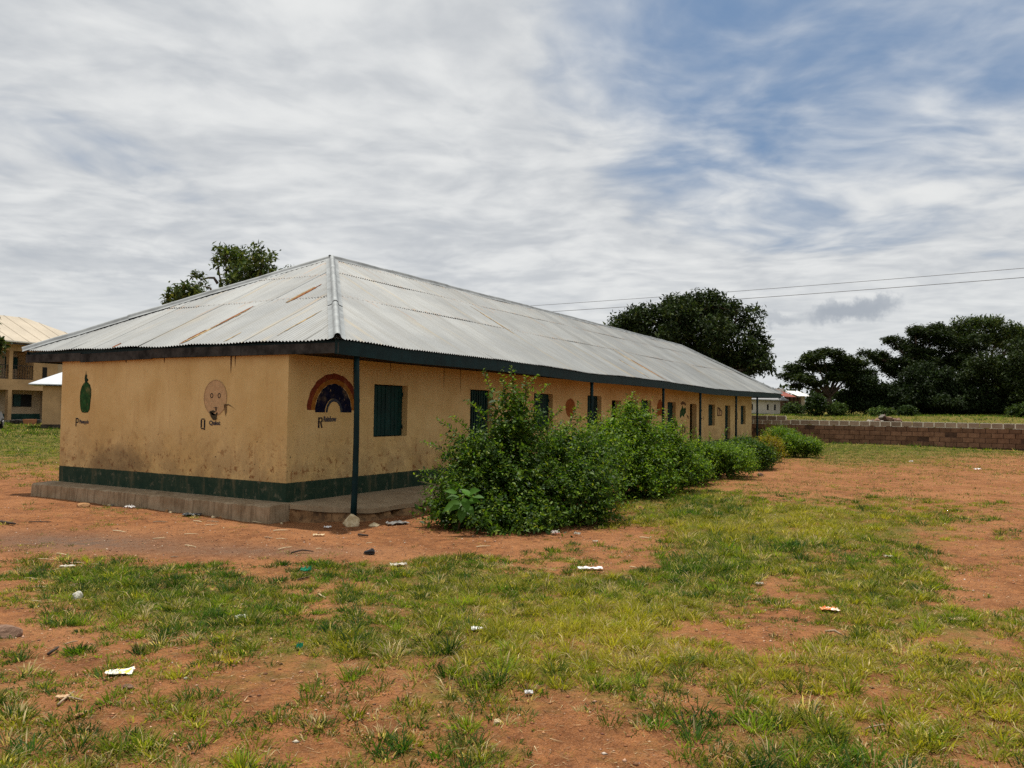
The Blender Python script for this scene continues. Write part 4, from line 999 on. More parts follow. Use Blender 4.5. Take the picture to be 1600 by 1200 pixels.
# the hedge-like row of shrubs before the veranda
b1 = [px_blob(800, 765, 12.9, 105, 70, 90), px_blob(720, 788, 12.5, 50, 40, 52), px_blob(900, 776, 13.0, 62, 54, 62), px_blob(803, 692, 13.0, 46, 40, 44), px_blob(803, 645, 13.0, 17, 26, 20),
      px_blob(745, 722, 12.9, 42, 26, 42), px_blob(880, 716, 13.6, 50, 26, 46), px_blob(835, 816, 12.3, 80, 17, 45), px_blob(925, 728, 14, 34, 30, 36), px_blob(712, 816, 12.4, 32, 14, 34), px_blob(915, 812, 12.9, 36, 16, 36), px_blob(770, 822, 12.0, 50, 12, 28)]
shrub('leafy_shrub', b1, gpt(800, 815), 'big bushy green shrub nearest the camera before the veranda', 'shrub', 2500, .088, 21, length=.48, nl=13,
      extra=[(A(803, 640, 13), A(799, 572, 13), 46), (A(775, 640, 13), A(755, 578, 13), 40), (A(830, 640, 13), A(857, 600, 13), 34), (A(725, 690, 12.9), A(682, 655, 12.9), 34), (A(715, 720, 12.8), A(658, 690, 12.8), 36), (A(700, 740, 12.6), A(655, 735, 12.6), 26),
             (A(745, 690, 12.9), A(706, 650, 12.9), 34), (A(700, 770, 12.5), A(655, 752, 12.5), 26), (A(820, 640, 13), A(822, 588, 13), 30), (A(890, 665, 13.5), A(905, 630, 13.5), 26), (A(925, 690, 13.9), A(945, 655, 14), 26), (A(855, 680, 13), A(862, 640, 13), 26), (A(690, 800, 12.3), A(660, 818, 12.2), 24), (A(700, 760, 12.6), A(648, 742, 12.6), 30), (A(735, 700, 12.9), A(690, 678, 12.9), 30), (A(760, 660, 13), A(728, 625, 13), 34), (A(845, 680, 13.1), A(880, 635, 13.1), 34), (A(870, 690, 13.4), A(925, 645, 13.6), 34), (A(700, 790, 12.4), A(655, 785, 12.4), 24), (A(900, 700, 13.6), A(930, 668, 13.7), 28), (A(790, 640, 13), A(785, 592, 13), 34), (A(810, 640, 13), A(838, 585, 13), 34), (A(930, 770, 13.3), A(965, 745, 13.5), 24), (A(925, 800, 13), A(962, 790, 13), 22)])
b2 = [px_blob(985, 718, 16.6, 62, 46, 64), px_blob(990, 664, 16.9, 20, 24, 24), px_blob(1048, 730, 17.3, 40, 34, 44), px_blob(930, 722, 15.4, 48, 44, 48), px_blob(1000, 757, 16.2, 55, 18, 50), px_blob(1040, 690, 17.3, 22, 18, 24), px_blob(960, 680, 16.5, 22, 18, 24)]
SHRUB2 = [(.105, .185, .013), (.16, .245, .018), (.034, .076, .008), (.23, .31, .026), (.06, .125, .012)]
shrub('leafy_shrub', b2, gpt(995, 772), 'second green shrub with one tall leaning shoot behind the big one', 'shrub', 1900, .090, 22, pal=SHRUB2, length=.5, nl=12,
      extra=[(A(985, 650, 16.8), A(990, 612, 16.9), 34), (A(1000, 650, 16.8), A(968, 632, 16.9), 26), (A(1045, 690, 17.2), A(1040, 640, 17.2), 26), (A(1060, 690, 17.2), A(1068, 660, 17.2), 20)])
b3 = [px_blob(1122, 722, 20.3, 38, 25, 44), px_blob(1092, 716, 19.8, 24, 22, 30), px_blob(1150, 718, 21, 22, 20, 28), px_blob(1078, 738, 18.6, 36, 22, 38)]
shrub('leafy_shrub', b3, gpt(1118, 748), 'rounded green shrub third in the row before the veranda doors', 'shrub', 1900, .075, 23, pal=SHRUB2,
      extra=[(A(1125, 695, 20.3), A(1138, 668, 20.3), 24), (A(1090, 690, 20), A(1086, 668, 20), 18), (A(1108, 695, 20), A(1110, 676, 20), 16)])
b4 = [px_blob(1178, 714, 23.2, 22, 20, 28), px_blob(1160, 702, 23.6, 16, 12, 20), px_blob(1190, 720, 23.6, 13, 13, 18)]
shrub('leafy_shrub', b4, gpt(1180, 737), 'small dark green shrub between the third shrub and the yellow plant', 'shrub', 1300, .075, 24, wts=(4, 2, 5, .5, 2))
YEL = [(.22, .17, .010), (.16, .16, .012), (.27, .23, .015), (.09, .12, .012), (.15, .10, .01)]
shrub('yellow_shrub', [px_blob(1200, 701, 26.0, 17, 17, 18), px_blob(1208, 708, 26, 11, 12, 12)], gpt(1202, 722), 'small bright yellow leaved plant among the green shrubs', 'shrub', 620, .06, 25, pal=YEL)
b5 = [px_blob(1240, 696, 29.5, 27, 14, 34), px_blob(1266, 702, 29.5, 15, 9, 20), px_blob(1212, 686, 30, 16, 12, 20), px_blob(1228, 683, 30.5, 12, 9, 16)]
shrub('leafy_shrub', b5, gpt(1245, 714), 'last green shrub of the row in front of the block wall', 'shrub', 1500, .08, 26, pal=SHRUB2)
# broad-leaved weed growing out of the foot of the big shrub
def broad_weed():
    base = Vector(gpt(712, 830)); base = Vector(A(716, 812, 11.9)); base.z = g1(base.x, base.y)
    root = empty('broad_leaf_weed', base); tag(root, 'bright broad leaved weed poking out low from the big shrub', 'weed')
    rng = np.random.default_rng(8)
    spots = [(727, 768, -25, .26), (712, 788, 200, .34), (738, 782, 10, .20), (727, 785, -70, .24), (722, 800, -95, .28), (707, 768, 150, .20), (737, 768, 40, .24), (718, 758, 110, .20), (733, 795, -50, .22), (745, 776, 20, .2), (710, 776, 170, .22)]
    hub = Vector(A(724, 776, 11.7))
    tube('stem', [Vector((0, 0, 0)), (hub-base)*.5+Vector((.03, 0, .05)), hub-base], [.014, .011, .007], M_TWIG, root)
    right = Vector(RT); up = Vector((0, 0, 1)); fw = Vector(FW)
    for (px, py, ang, ln) in spots:
        a = math.radians(ang); d = (right*math.cos(a)*.8+up*math.sin(a)*.55-fw*rng.uniform(.25, .7)).normalized()
        p = Vector(A(px, py, 11.6))-base; nrm = (up*.8-fw*.55+Vector(rng.uniform(-.3, .3, 3))).normalized(); s = d.cross(nrm).normalized(); nrm = s.cross(d)
        st = p-d*ln*.4; V = []; F = []
        prof = (.0, .62, 1.0, .86, .45, .0)
        for i, w in enumerate(prof):
            t = i/5; c = st+d*ln*t-nrm*ln*.22*t*t
            V += [c-s*ln*.27*w+nrm*.1*ln*w*.5, c-nrm*.004, c+s*ln*.27*w+nrm*.1*ln*w*.5]
        for i in range(5):
            for k in range(2): q = i*3+k; F.append((q, q+1, q+4, q+3))
        np_mesh('leaf', [tuple(v) for v in V], F, M_LEAF, root, np.tile(np.array([.065, .165, .014])*rng.uniform(.75, 1.2), (len(V), 1)), True)
broad_weed()

# ---------------------------------------------------------------- trees
DARK = [(.024, .040, .014), (.036, .056, .017), (.014, .024, .009), (.07, .092, .03)]
def tree(name, blobs, foot, label, nros, leaf, seed, pal=DARK, wts=(4, 3, 3, 1), trunk_r=.25, lv=8, flat=False, keep=.72, group='trees', inner=.35, extra=(), limbs=True, frac=7):
    rng = np.random.default_rng(seed); foot = np.array(foot, float); foot[2] = g1(foot[0], foot[1])
    sub_ = []
    for c, r in blobs:                      # break every mass of foliage into smaller uneven clumps
        sub_.append((c, r*.62))
        for _ in range(frac):
            d_ = unit(rng.standard_normal(3)+np.array([0, 0, .25])); q = rng.uniform(.28, .5)
            sub_.append((c+r*d_*rng.uniform(.62, .92), np.array([r[0], r[1], r[2]*(1.0 if not flat else .8)])*q))
    big_blobs = blobs; blobs = sub_
    root = empty(name, foot); tag(root, label, 'tree', group)
    P, d = blob_pts(rng, blobs, nros, .58, 1.0, .35 if flat else .1, keep)
    P2, d2 = blob_pts(rng, blobs, int(nros*inner), .1, .62, .1, .1)
    P = np.concatenate([P, P2]); d = np.concatenate([d, d2])
    ok = P[:, 2] > gz(P[:, 0], P[:, 1])+.05; P, d = P[ok], d[ok]
    n = len(P); k = n*lv
    ax = unit(d*.6+rng.standard_normal((n, 3))*.5+np.array([0, 0, .35]))
    D = unit(np.repeat(ax, lv, 0)*.45+unit(rng.standard_normal((k, 3)))*1.0+np.array([0, 0, -.15]))
    if flat: D[:, 2] *= .45; D = unit(D)
    N = unit(np.array([0, 0, 1.2])+rng.standard_normal((k, 3))*.7)
    PP = np.repeat(P, lv, 0)+rng.standard_normal((k, 3))*leaf*.45
    tone = np.repeat(1+.3*rng.uniform(-1, 1, n), lv)[:, None]
    sz = leaf*rng.uniform(.65, 1.3, k)
    V, F, Cc = leaves_geo(PP, D, N, sz, sz*.42, leaf_cols(rng, k, pal, wts)*tone)
    tag(np_mesh('crown', V-foot, F, M_TREELEAF, root, Cc), kind='stuff')
    tb_ = bmesh.new(); cs = np.array([b[0] for b in big_blobs]); cen = cs.mean(0)
    fork = foot+(cen-foot)*np.array([.5, .5, .42])
    bm_tube(tb_, [foot-np.array([0, 0, .3])-foot, (foot+fork)/2+np.array([.15, .1, 0])-foot, fork-foot], [trunk_r*1.25, trunk_r*.9, trunk_r*.75], 9)
    from_bm('trunk', tb_, M_BARK, root, True)
    lb = bmesh.new()
    if limbs:
        for (c, r) in big_blobs:
            m = fork+(c-fork)*.5+np.array([0, 0, .12*np.linalg.norm(c-fork)]) if not flat else fork+(c-fork)*np.array([.45, .45, .65])
            bm_tube(lb, [fork-foot, m-foot, c-foot], [trunk_r*.5, trunk_r*.3, trunk_r*.14], 6)
            for _ in range(4):
                e = c+r*unit(rng.standard_normal(3)+np.array([0, 0, .3]))*.85
                bm_tube(lb, [c-foot, (c+e)/2+np.array([0, 0, .05])-foot, e-foot], [trunk_r*.14, trunk_r*.09, trunk_r*.03], 4)
        for pts in extra: bm_tube(lb, [np.array(p)-foot for p in pts], np.linspace(.05, .015, len(pts)), 5)
        from_bm('limbs', lb, M_BARK, root, True)
    return root
D_ = 52
bt = [px_blob(x, y, D_+dd, rx, ry, rx) for x, y, rx, ry, dd in ((1085, 520, 70, 48, 0), (1020, 522, 52, 38, 1), (975, 515, 30, 20, 2), (1145, 535, 48, 44, 0), (1180, 562, 34, 24, -1), (1055, 484, 48, 20, 1), (1108, 480, 42, 20, 0), (1150, 500, 36, 24, 1), (1100, 565, 70, 30, 1), (1190, 540, 20, 18, 0), (1195, 572, 18, 14, -2), (1005, 490, 22, 14, 0), (960, 514, 14, 9, 1), (1165, 580, 22, 14, 0))]
tree('broad_tree', bt, at_depth(1105, 650, D_+1), 'big round dark tree rising behind the school roof', 4000, .29, 31, trunk_r=.4, lv=7, keep=.7, inner=.12)
LT = [(.042, .068, .020), (.075, .10, .026), (.024, .040, .014), (.11, .14, .035)]
d0 = 25.0
bl = [px_blob(x, y, d0+dd, rx, ry, rx) for x, y, rx, ry, dd in ((352, 402, 16, 16, 0), (378, 400, 22, 18, .5), (412, 412, 24, 22, 0), (395, 430, 24, 18, 0), (360, 440, 18, 14, -.5), (425, 432, 14, 12, .5), (340, 412, 8, 6, 0), (447, 425, 9, 5, 0), (365, 420, 14, 12, 0), (385, 446, 20, 10, 0))]
bl2 = [px_blob(x, y, d0-1, rx, ry, rx) for x, y, rx, ry in ((275, 463, 14, 9), (300, 456, 17, 12), (315, 466, 14, 8), (262, 472, 7, 7), (290, 470, 18, 8))]
tw1 = [px_blob(x, y, d0-.5, rx, ry, rx) for x, y, rx, ry in ((307, 432, 6, 4), (312, 437, 4, 3), (318, 447, 6, 2.5), (303, 428, 4, 3), (456, 424, 6, 3), (458, 421, 3, 3))]
tree('thin_tree', bl+bl2, at_depth(375, 640, d0), 'thin leafy tree with bare twigs poking over the left roof slope', 430, .17, 32, [(.06, .095, .026), (.105, .135, .034), (.035, .056, .018), (.15, .18, .045)], (4, 3, 3, 2), .14, 8, keep=.6, inner=.03, frac=9,
     extra=[[A(340, 443, d0), A(334, 434, d0), A(325, 434, d0), A(314, 437, d0), A(302, 428, d0)], [A(333, 460, d0), A(328, 450, d0), A(318, 447, d0)], [A(440, 440, d0), A(455, 425, d0)]])
# sparse twig leaves of the same tree
rngt = np.random.default_rng(77); Pt, dt = blob_pts(rngt, tw1, 50, .2, 1, 0, .1)
gt, _ = shoots(rngt, Pt, dt, 4, .16, .16, .08, LT, (4, 3, 3, 2))
tr_root = [o for o in COL.objects if o.name.startswith('thin_tree')][0]
tag(np_mesh('twig_leaves', gt[0]-np.array(tr_root.location), gt[1], M_TREELEAF, tr_root, gt[2]), kind='stuff')
D2 = 84
ac = [px_blob(x, y, D2+dd, rx, ry, rx) for x, y, rx, ry, dd in ((1285, 553, 26, 6, 0), (1268, 563, 24, 6, -1), (1245, 577, 20, 6, 0), (1232, 590, 16, 5, 0), (1316, 563, 26, 7, 1), (1336, 572, 20, 7, 2), (1344, 585, 16, 6, 1), (1290, 576, 36, 8, 1), (1258, 590, 22, 6, -2), (1312, 588, 30, 7, 0), (1280, 600, 18, 4, -1), (1244, 602, 12, 4, 0), (1330, 600, 14, 5, 0))]
G2 = [(.022, .036, .010), (.034, .050, .012), (.014, .024, .008), (.048, .064, .016)]
tree('spreading_tree', ac, at_depth(1302, 640, D2), 'flat topped spreading tree beside the far shed, open below', 1500, .36, 33, G2, trunk_r=.3, lv=8, flat=True, keep=.6)
D3 = 88
t3 = [px_blob(x, y, D3+dd, rx, ry, rx) for x, y, rx, ry, dd in ((1372, 560, 24, 9, 0), (1395, 533, 18, 6, 0), (1355, 552, 13, 6, -1), (1420, 545, 30, 14, 1), (1445, 530, 36, 18, 1), (1410, 570, 40, 18, 0), (1455, 560, 46, 22, 1), (1500, 545, 44, 26, 1), (1430, 518, 18, 8, 0), (1395, 580, 30, 14, 0), (1480, 580, 50, 24, 0), (1470, 516, 26, 10, 1))]
tree('layered_tree', t3, at_depth(1440, 642, D3), 'layered dark tree with a bare side branch right of the spreading tree', 3800, .32, 34, G2, (4, 2, 5, .6), .4, 8, True, .65, inner=.12)
t4 = [px_blob(x, y, 96+dd, rx, ry, rx) for x, y, rx, ry, dd in ((1510, 512, 28, 14, 0), (1540, 505, 30, 10, 0), (1560, 522, 34, 16, 0), (1580, 540, 34, 20, 1), (1525, 530, 34, 18, 0), (1490, 520, 18, 10, 1), (1600, 530, 26, 12, 0))]
tree('open_crowned_tree', t4, at_depth(1540, 642, 96), 'tallest tree on the right with sky showing through its domed top', 1300, .38, 35, LT, (4, 3, 4, 1), .35, 8, False, .6, inner=.06)
t5 = [px_blob(x, y, 82+dd, rx, ry, rx) for x, y, rx, ry, dd in ((1580, 575, 40, 30, 0), (1555, 600, 46, 34, 0), (1620, 560, 45, 40, 0), (1610, 610, 60, 38, -1), (1530, 575, 30, 20, 0), (1680, 580, 60, 50, 0), (1650, 525, 40, 25, 3))]
tree('bushy_tree', t5, at_depth(1590, 646, 82), 'broad bushy dark tree at the right edge of the photo', 4200, .32, 36, G2, trunk_r=.4, keep=.7)
t6 = [px_blob(x, y, 85, rx, ry, rx) for x, y, rx, ry in ((1350, 615, 36, 26), (1340, 592, 24, 20), (1378, 622, 38, 24), (1328, 626, 18, 16), (1400, 628, 26, 18), (1352, 632, 30, 12))]
tree('dense_tree', t6, at_depth(1352, 642, 85), 'low dense dark tree filling the gap right of the spreading tree', 2600, .32, 37, DARK, (4, 1, 6, 0), trunk_r=.2, limbs=False)
t7 = [px_blob(x, y, 83, rx, ry, rx) for x, y, rx, ry in ((1430, 614, 46, 30), (1480, 620, 50, 28), (1410, 627, 30, 20), (1515, 614, 44, 34), (1455, 595, 40, 24), (1560, 622, 46, 26), (1460, 634, 60, 14), (1530, 636, 60, 14))]
tree('dense_tree', t7, at_depth(1455, 645, 83), 'dense dark lower tree under the layered tree', 4200, .32, 38, DARK, (4, 1, 6, 0), trunk_r=.2, limbs=False)
# low bushes along the field edge
for i, (px, py, dep, rx, ry, lab, wts) in enumerate(((1241, 632, 95, 17, 8, 'low clipped looking dark bush before the rusty shed', (4, 2, 3, 1)), (1275, 626, 80, 12, 16, 'upright dark bush at the foot of the spreading tree', (4, 1, 5, 0)), (1308, 632, 80, 11, 9, 'light green bush under the right side of the spreading tree', (3, 4, 1, 2)),
                                                (1378, 638, 76, 18, 3.5, 'pale green low bush at the field edge before the dark trees', (3, 4, 1, 2)), (1418, 636, 74, 9, 5, 'dark little bush at the field edge below the layered tree', (4, 1, 5, 0)), (1595, 640, 70, 14, 8, 'grey green bush in the field at the right edge', (3, 3, 2, 1)))):
    rng_ = np.random.default_rng(50+i); b = [px_blob(px, py, dep, rx, ry, rx), px_blob(px-rx*.5, py+2, dep, rx*.6, ry*.7, rx*.6), px_blob(px+rx*.5, py+3, dep, rx*.6, ry*.6, rx*.6)]
    ft = np.array(b[0][0]); ft[2] = g1(ft[0], ft[1])
    # let it stand on the field
    low = min(c[2]-r[2] for c, r in b); b = [(c+np.array([0, 0, min(0.0, ft[2]-low)]), r) for c, r in b]
    P, d = blob_pts(rng_, b, int(120+rx*ry*1.6), .4, 1, .2, .4)
    G3 = [(.03, .055, .012), (.065, .105, .02), (.018, .032, .01), (.09, .13, .03)]
    g, _ = shoots(rng_, P, d, 7, .5, .30, .16, G3, wts)
    root = empty('bush', ft); tag(root, lab, 'bush', 'bushes along the far field edge')
    tag(np_mesh('foliage', g[0]-ft, g[1], M_TREELEAF, root, g[2]), kind='stuff')
    tb_ = bmesh.new()
    for c, r in b: bm_tube(tb_, [(0, 0, -.2), Vector(c-ft)], [.06, .02], 5)
    from_bm('stems', tb_, M_BARK, root)
# tree whose leaves reach into the left edge of the picture
t8 = [px_blob(-30, 520, 40, 34, 34, 30), px_blob(-70, 500, 40, 50, 50, 50), px_blob(-12, 545, 40, 14, 16, 14), px_blob(-60, 570, 40, 40, 30, 40)]
tree('roadside_tree', t8, at_depth(-60, 680, 40), 'dark tree whose leaf tips reach in at the left edge by the tan roof', 1300, .26, 39, LT, trunk_r=.25)
# far-off wood along the skyline
rng = np.random.default_rng(60); n = 2600
az = rng.uniform(-70, 60, n); azr = np.radians(np.degrees(YAW)+az); dist = rng.uniform(175, 215, n)
xw = CX+np.sin(azr)*dist; yw = CY+np.cos(azr)*dist; hw = (2.2+3.5*fbm(az, az*0, 6, 3))
zw = gz(xw, yw)+hw*rng.random(n)
lv = 7; k = n*lv; PP = np.repeat(np.stack([xw, yw, zw], -1), lv, 0)+rng.standard_normal((k, 3))*.8
g = leaves_geo(PP, unit(rng.standard_normal((k, 3))), unit(rng.standard_normal((k, 3))), np.full(k, 1.3), np.full(k, .8), leaf_cols(rng, k, DARK, (4, 3, 3, 1)))
tag(np_mesh('far_woodland', g[0], g[1], M_TREELEAF, None, g[2]), 'low dark band of far off woods along the skyline', 'woodland', kind='stuff')
#PART5

# ---------------------------------------------------------------- rocks
def depth_at(px, py): return float((np.array(on_ground(px, py))-CAM) @ FW)
def rock(name, px, py, wpx, hpx, mat, label, cat, seed, flat=1.0, sub=3, group=None, sink=.25):
    p = on_ground(px, py); s = depth_at(px, py)/FPX; w = wpx*s*.5; h = hpx*s
    bm = bmesh.new(); bmesh.ops.create_icosphere(bm, subdivisions=sub, radius=1.0); r = random.Random(seed); off = Vector((r.random()*50, r.random()*50, r.random()*50))
    cuts = [Vector((r.gauss(0, 1), r.gauss(0, 1), r.gauss(.3, .8))).normalized() for _ in range(9)]
    for v in bm.verts:
        q = v.co.copy()
        for c in cuts:
            d_ = q.dot(c)-.62
            if d_ > 0: q -= c*d_*.9
        q *= 1+.10*mnoise.noise(q*2.2+off)
        v.co = Vector((q.x*w, q.y*w*.8*flat, (q.z+.5)*h*.62-h*sink*.3))
    o = from_bm(name, bm, mat, None, False); o.location = p; o.rotation_euler = (0, 0, -YAW+r.uniform(-.3, .3))
    return tag(o, label, cat, group)
def rockmat(name, a, b, sc=5):
    def f(nt):
        co = obj_co(nt)
        c = nt.mix(nt.ramp(nt.noise(co, sc*2, 6, .7), .35, .65), (*a, 1), (*b, 1))
        c = nt.mix(nt.ramp(nt.noise(co, sc*9, 3, .6), .62, .7, 0, .5), c, (a[0]*.35, a[1]*.33, a[2]*.3, 1))
        return bsdf(nt, c, .9, nt.noise(co, sc*7, 6, .7), .6, .02, .2)
    return material(name, f)
R_TAN = rockmat('tan_rock', (.44, .33, .18), (.66, .55, .36)); R_BROWN = rockmat('brown_rock', (.13, .075, .05), (.25, .155, .105)); R_WHITE = rockmat('pale_stone', (.42, .40, .33), (.62, .60, .52), 9)
R_ORANGE = rockmat('orange_stone', (.30, .15, .06), (.42, .24, .11)); R_GREY = rockmat('grey_stone', (.16, .14, .12), (.28, .25, .21))
rock('boulder', 548, 822, 31, 22, R_TAN, 'tan boulder at the foot of the first veranda post', 'rock', 3)
rock('flat_rock', 585, 822, 20, 7, R_TAN, 'flat tan stone just right of the boulder by the post', 'rock', 4)
rock('flat_rock', 10, 993, 56, 24, R_BROWN, 'brown slab of rock at the left edge of the grass', 'rock', 9)
rock('round_stone', 119, 936, 20, 17, R_WHITE, 'round white stone in the grass on the left', 'stone', 6)
rock('flat_stone', 380, 966, 27, 9, R_WHITE, 'long flat pale stone in the grass below the rainbow wall', 'stone', 7)
rock('small_rock', 201, 1076, 22, 10, R_BROWN, 'small brown rock below the white and yellow wrapper', 'rock', 8)
rock('small_rock', 129, 792, 24, 10, R_ORANGE, 'orange stone lying against the end plinth', 'stone', 10)
rock('small_rock', 1001, 797, 12, 9, R_ORANGE, 'small orange stone right of the big shrub', 'stone', 11)
rock('small_rock', 1131, 748, 10, 8, R_ORANGE, 'small tan stone in front of the third shrub', 'stone', 12)
rock('small_rock', 1188, 744, 10, 8, R_BROWN, 'small brown stone near the yellow plant', 'stone', 13)
rock('small_rock', 566, 832, 12, 5, R_ORANGE, 'little orange stone on the dirt in front of the boulder', 'stone', 14)
rock('small_rock', 1014, 1085 if False else 905, 8, 4, R_GREY, 'little grey stone on the bare patch beyond the white plastic', 'stone', 15)
rock('small_rock', 776, 1130, 15, 10, R_TAN, 'small tan stone in the bottom grass near the middle', 'stone', 16)
rock('white_rock', 1527, 664, 19, 16, R_WHITE, 'white rock behind the block wall on the right', 'rock', 17)
rng = np.random.default_rng(5)
for i in range(26):                          # chips of rubble along the plinth foot
    t = rng.random(); px, py = 150+t*290, 785+t*32+rng.uniform(-2, 4)
    rock('rubble_chip', px, py, rng.uniform(4, 9), rng.uniform(3, 5), (R_WHITE, R_TAN, R_ORANGE, R_GREY)[rng.integers(4)], 'small chip of rubble along the foot of the end plinth', 'stone', 100+i, 1, 2, 'rubble chips along the plinth')
# rubble heap beyond the wall
hp = Vector(at_depth(1385, 661, 56)); hp.z = g1(hp.x, hp.y)
hr = empty('rubble_heap', hp); tag(hr, 'dark heap of soil and rubble in the field behind the block wall', 'heap')
for i in range(40):
    r = random.Random(i); bm = bmesh.new(); bmesh.ops.create_icosphere(bm, subdivisions=1, radius=1)
    x = r.gauss(0, .8); hh = max(.1, .75-abs(x)*.34)
    for v in bm.verts: v.co = Vector((v.co.x*.32, v.co.y*.28, v.co.z*.2))*r.uniform(.6, 1.2)*(1+.3*mnoise.noise(v.co*2+Vector((i, 0, 0))))
    o = from_bm('lump', bm, (R_BROWN, M_OLDMORTAR, R_GREY)[i % 3], hr); o.location = Vector((RT[0], RT[1], 0))*x+Vector((r.gauss(0, .3), r.gauss(0, .3), r.random()*hh)); o.rotation_euler = (r.random(), r.random(), r.random()*6)
rock('white_rock', 1379, 655, 7, 5, R_WHITE, 'tiny white stone on top of the rubble heap behind the wall', 'stone', 18)

# ---------------------------------------------------------------- litter
def crumple(name, px, py, wpx, dpx, hpx, mat, label, cat, seed, rot=0.0, lift=.012, group=None, poly=None, n=9):
    """a crumpled sheet of plastic or paper lying on the ground, with thickness"""
    p = on_ground(px, py); dep = depth_at(px, py); s = dep/FPX; r = random.Random(seed)
    gr = (CZ-p.z)/dep                      # foreshortening of lengths along the view on the ground
    w = wpx*s; d = max(.03, dpx*s/max(gr, .05)*.5); d = min(d, w*.55); h = hpx*s; off = Vector((seed*3.1, 1.7, 9.2))
    bm = bmesh.new(); vv = []
    for j in range(n+1):
        row = []
        for i in range(n+1):
            u, v = i/n-.5, j/n-.5
            k = 1-.12*mnoise.noise(Vector((u*4, v*4, 0))+off)
            z = abs(mnoise.noise(Vector((u*5, v*5, 3))+off))*h+.5*h*abs(mnoise.noise(Vector((u*11, v*11, 7))+off))
            row.append(bm.verts.new((u*w*k*(1-.25*(poly or 0)*(u < 0)), v*d*k*(1+(poly or 0)*u*1.5), z)))
        vv.append(row)
    for j in range(n):
        for i in range(n): bm.faces.new((vv[j][i], vv[j][i+1], vv[j+1][i+1], vv[j+1][i]))
    ex = bmesh.ops.extrude_face_region(bm, geom=list(bm.faces))
    for g in ex['geom']:
        if isinstance(g, bmesh.types.BMVert): g.co.z += .004
    o = from_bm(name, bm, mat, None, False); o.location = p+Vector((0, 0, lift)); o.rotation_euler = (0, 0, -YAW+rot)
    return tag(o, label, cat, group)
L_WHITE = plain('white_plastic', (.74, .73, .70), .45, .08, 20, .1, .4); L_GREEN = plain('green_plastic', (.006, .26, .13), .3, .3, 14, .1, .5)
L_DULL = plain('dirty_plastic', (.46, .42, .34), .6, .25, 20); L_CARD = plain('brown_card', (.40, .23, .10), .9, .2, 16); L_BLACK = plain('black_rubber', (.014, .015, .018), .5, .3, 12, .2, .4)
def print_mat(name, base, inks, sc):
    def f(nt):
        co = obj_co(nt); c = (*base, 1)
        for i, (col, lo, hi) in enumerate(inks):
            c = nt.mix(nt.ramp(nt.noise(nt.map(co, loc=(i*3.3, i, 0)), sc, 3, .5), lo, hi), c, (*col, 1))
        return bsdf(nt, c, .35, spec=.5)
    return material(name, f)
L_PRINT = print_mat('yellow_print_wrapper', (.76, .72, .60), [((.70, .52, .03), .56, .60), ((.12, .10, .10), .68, .72)], 26)
L_ORANGE = print_mat('orange_wrapper', (.75, .22, .06), [((.78, .68, .55), .54, .60), ((.5, .05, .03), .66, .7)], 24)
L_PINK = print_mat('pink_print_wrapper', (.72, .66, .62), [((.55, .08, .08), .6, .63)], 20)
crumple('wrapper', 185, 1055, 44, 20, 5, L_PRINT, 'white torn wrapper with yellow print on the bare dirt lower left', 'wrapper', 1, .28, .015, poly=.5)
crumple('plastic_bag', 478, 896, 16, 8, 12, L_GREEN, 'crumpled bright green plastic bag at the grass edge', 'plastic bag', 2, .2)
crumple('plastic_scrap', 468, 1016, 10, 6, 12, L_GREEN, 'small dark green plastic scrap in the near grass', 'plastic scrap', 3, .5)
crumple('plastic_scrap', 922, 891, 38, 5, 3, L_WHITE, 'flat strip of white plastic on the bare dirt right of middle', 'plastic scrap', 4, .05, .018)
crumple('wrapper', 1295, 956, 29, 8, 6, L_ORANGE, 'orange wrapper on the dirt among the grass at right', 'wrapper', 5, -.15, .015, poly=.4)
crumple('paper_scrap', 826, 1087, 13, 8, 7, L_WHITE, 'small white scrap of paper in the bottom grass', 'paper', 6, .1)
crumple('wrapper', 868, 836, 13, 6, 10, L_PINK, 'white wrapper with red print under the big shrub', 'wrapper', 7, .2)
crumple('paper_scrap', 902, 837, 10, 5, 7, L_DULL, 'pale crumpled scrap right of the wrapper under the shrub', 'paper', 8, -.2)
crumple('paper_scrap', 745, 986, 18, 6, 6, L_WHITE, 'pale paper scrap in the middle of the grass', 'paper', 9, .2)
crumple('plastic_scrap', 622, 885, 26, 5, 5, L_DULL, 'curled pale plastic strip in the grass right of the black lump', 'plastic scrap', 10, .35)
crumple('card_scrap', 122, 1122, 14, 12, 4, L_CARD, 'brown piece of card in the lower left corner grass', 'card', 11, .9)
crumple('card_scrap', 97, 1093, 18, 8, 3, plain('pale_card', (.52, .36, .21), .9, .2, 16), 'pale tan card under the crossed sticks', 'card', 12, .2)
crumple('plastic_scrap', 203, 795, 13, 4, 6, L_WHITE, 'white plastic scrap at the foot of the end plinth', 'plastic scrap', 13, 0)
crumple('rag', 300, 806, 27, 5, 4, L_BLACK, 'flat black rag on the dirt at the foot of the plinth', 'rag', 14, .1)
crumple('rag', 620, 820, 34, 6, 6, plain('grey_cloth', (.20, .19, .175), .9, .3, 8), 'grey rag lying beside the veranda edge left of the big shrub', 'rag', 15, .45)
crumple('paper_scrap', 512, 826, 11, 4, 4, L_WHITE, 'white scrap on the dirt left of the boulder', 'paper', 16, .2)
crumple('card_scrap', 498, 838, 17, 5, 3, plain('straw_card', (.58, .45, .28), .9, .2, 16), 'straw coloured flat scrap on the dirt before the plinth end', 'card', 17, .1)
crumple('paper_scrap', 1424, 723, 6, 2.5, 3, L_WHITE, 'tiny white litter in the strip of grass before the block wall', 'paper', 18, .1, .03)
crumple('paper_scrap', 1528, 735, 11, 3, 2.5, L_WHITE, 'flat white litter at the far grass edge on the right', 'paper', 19, 0, .03)
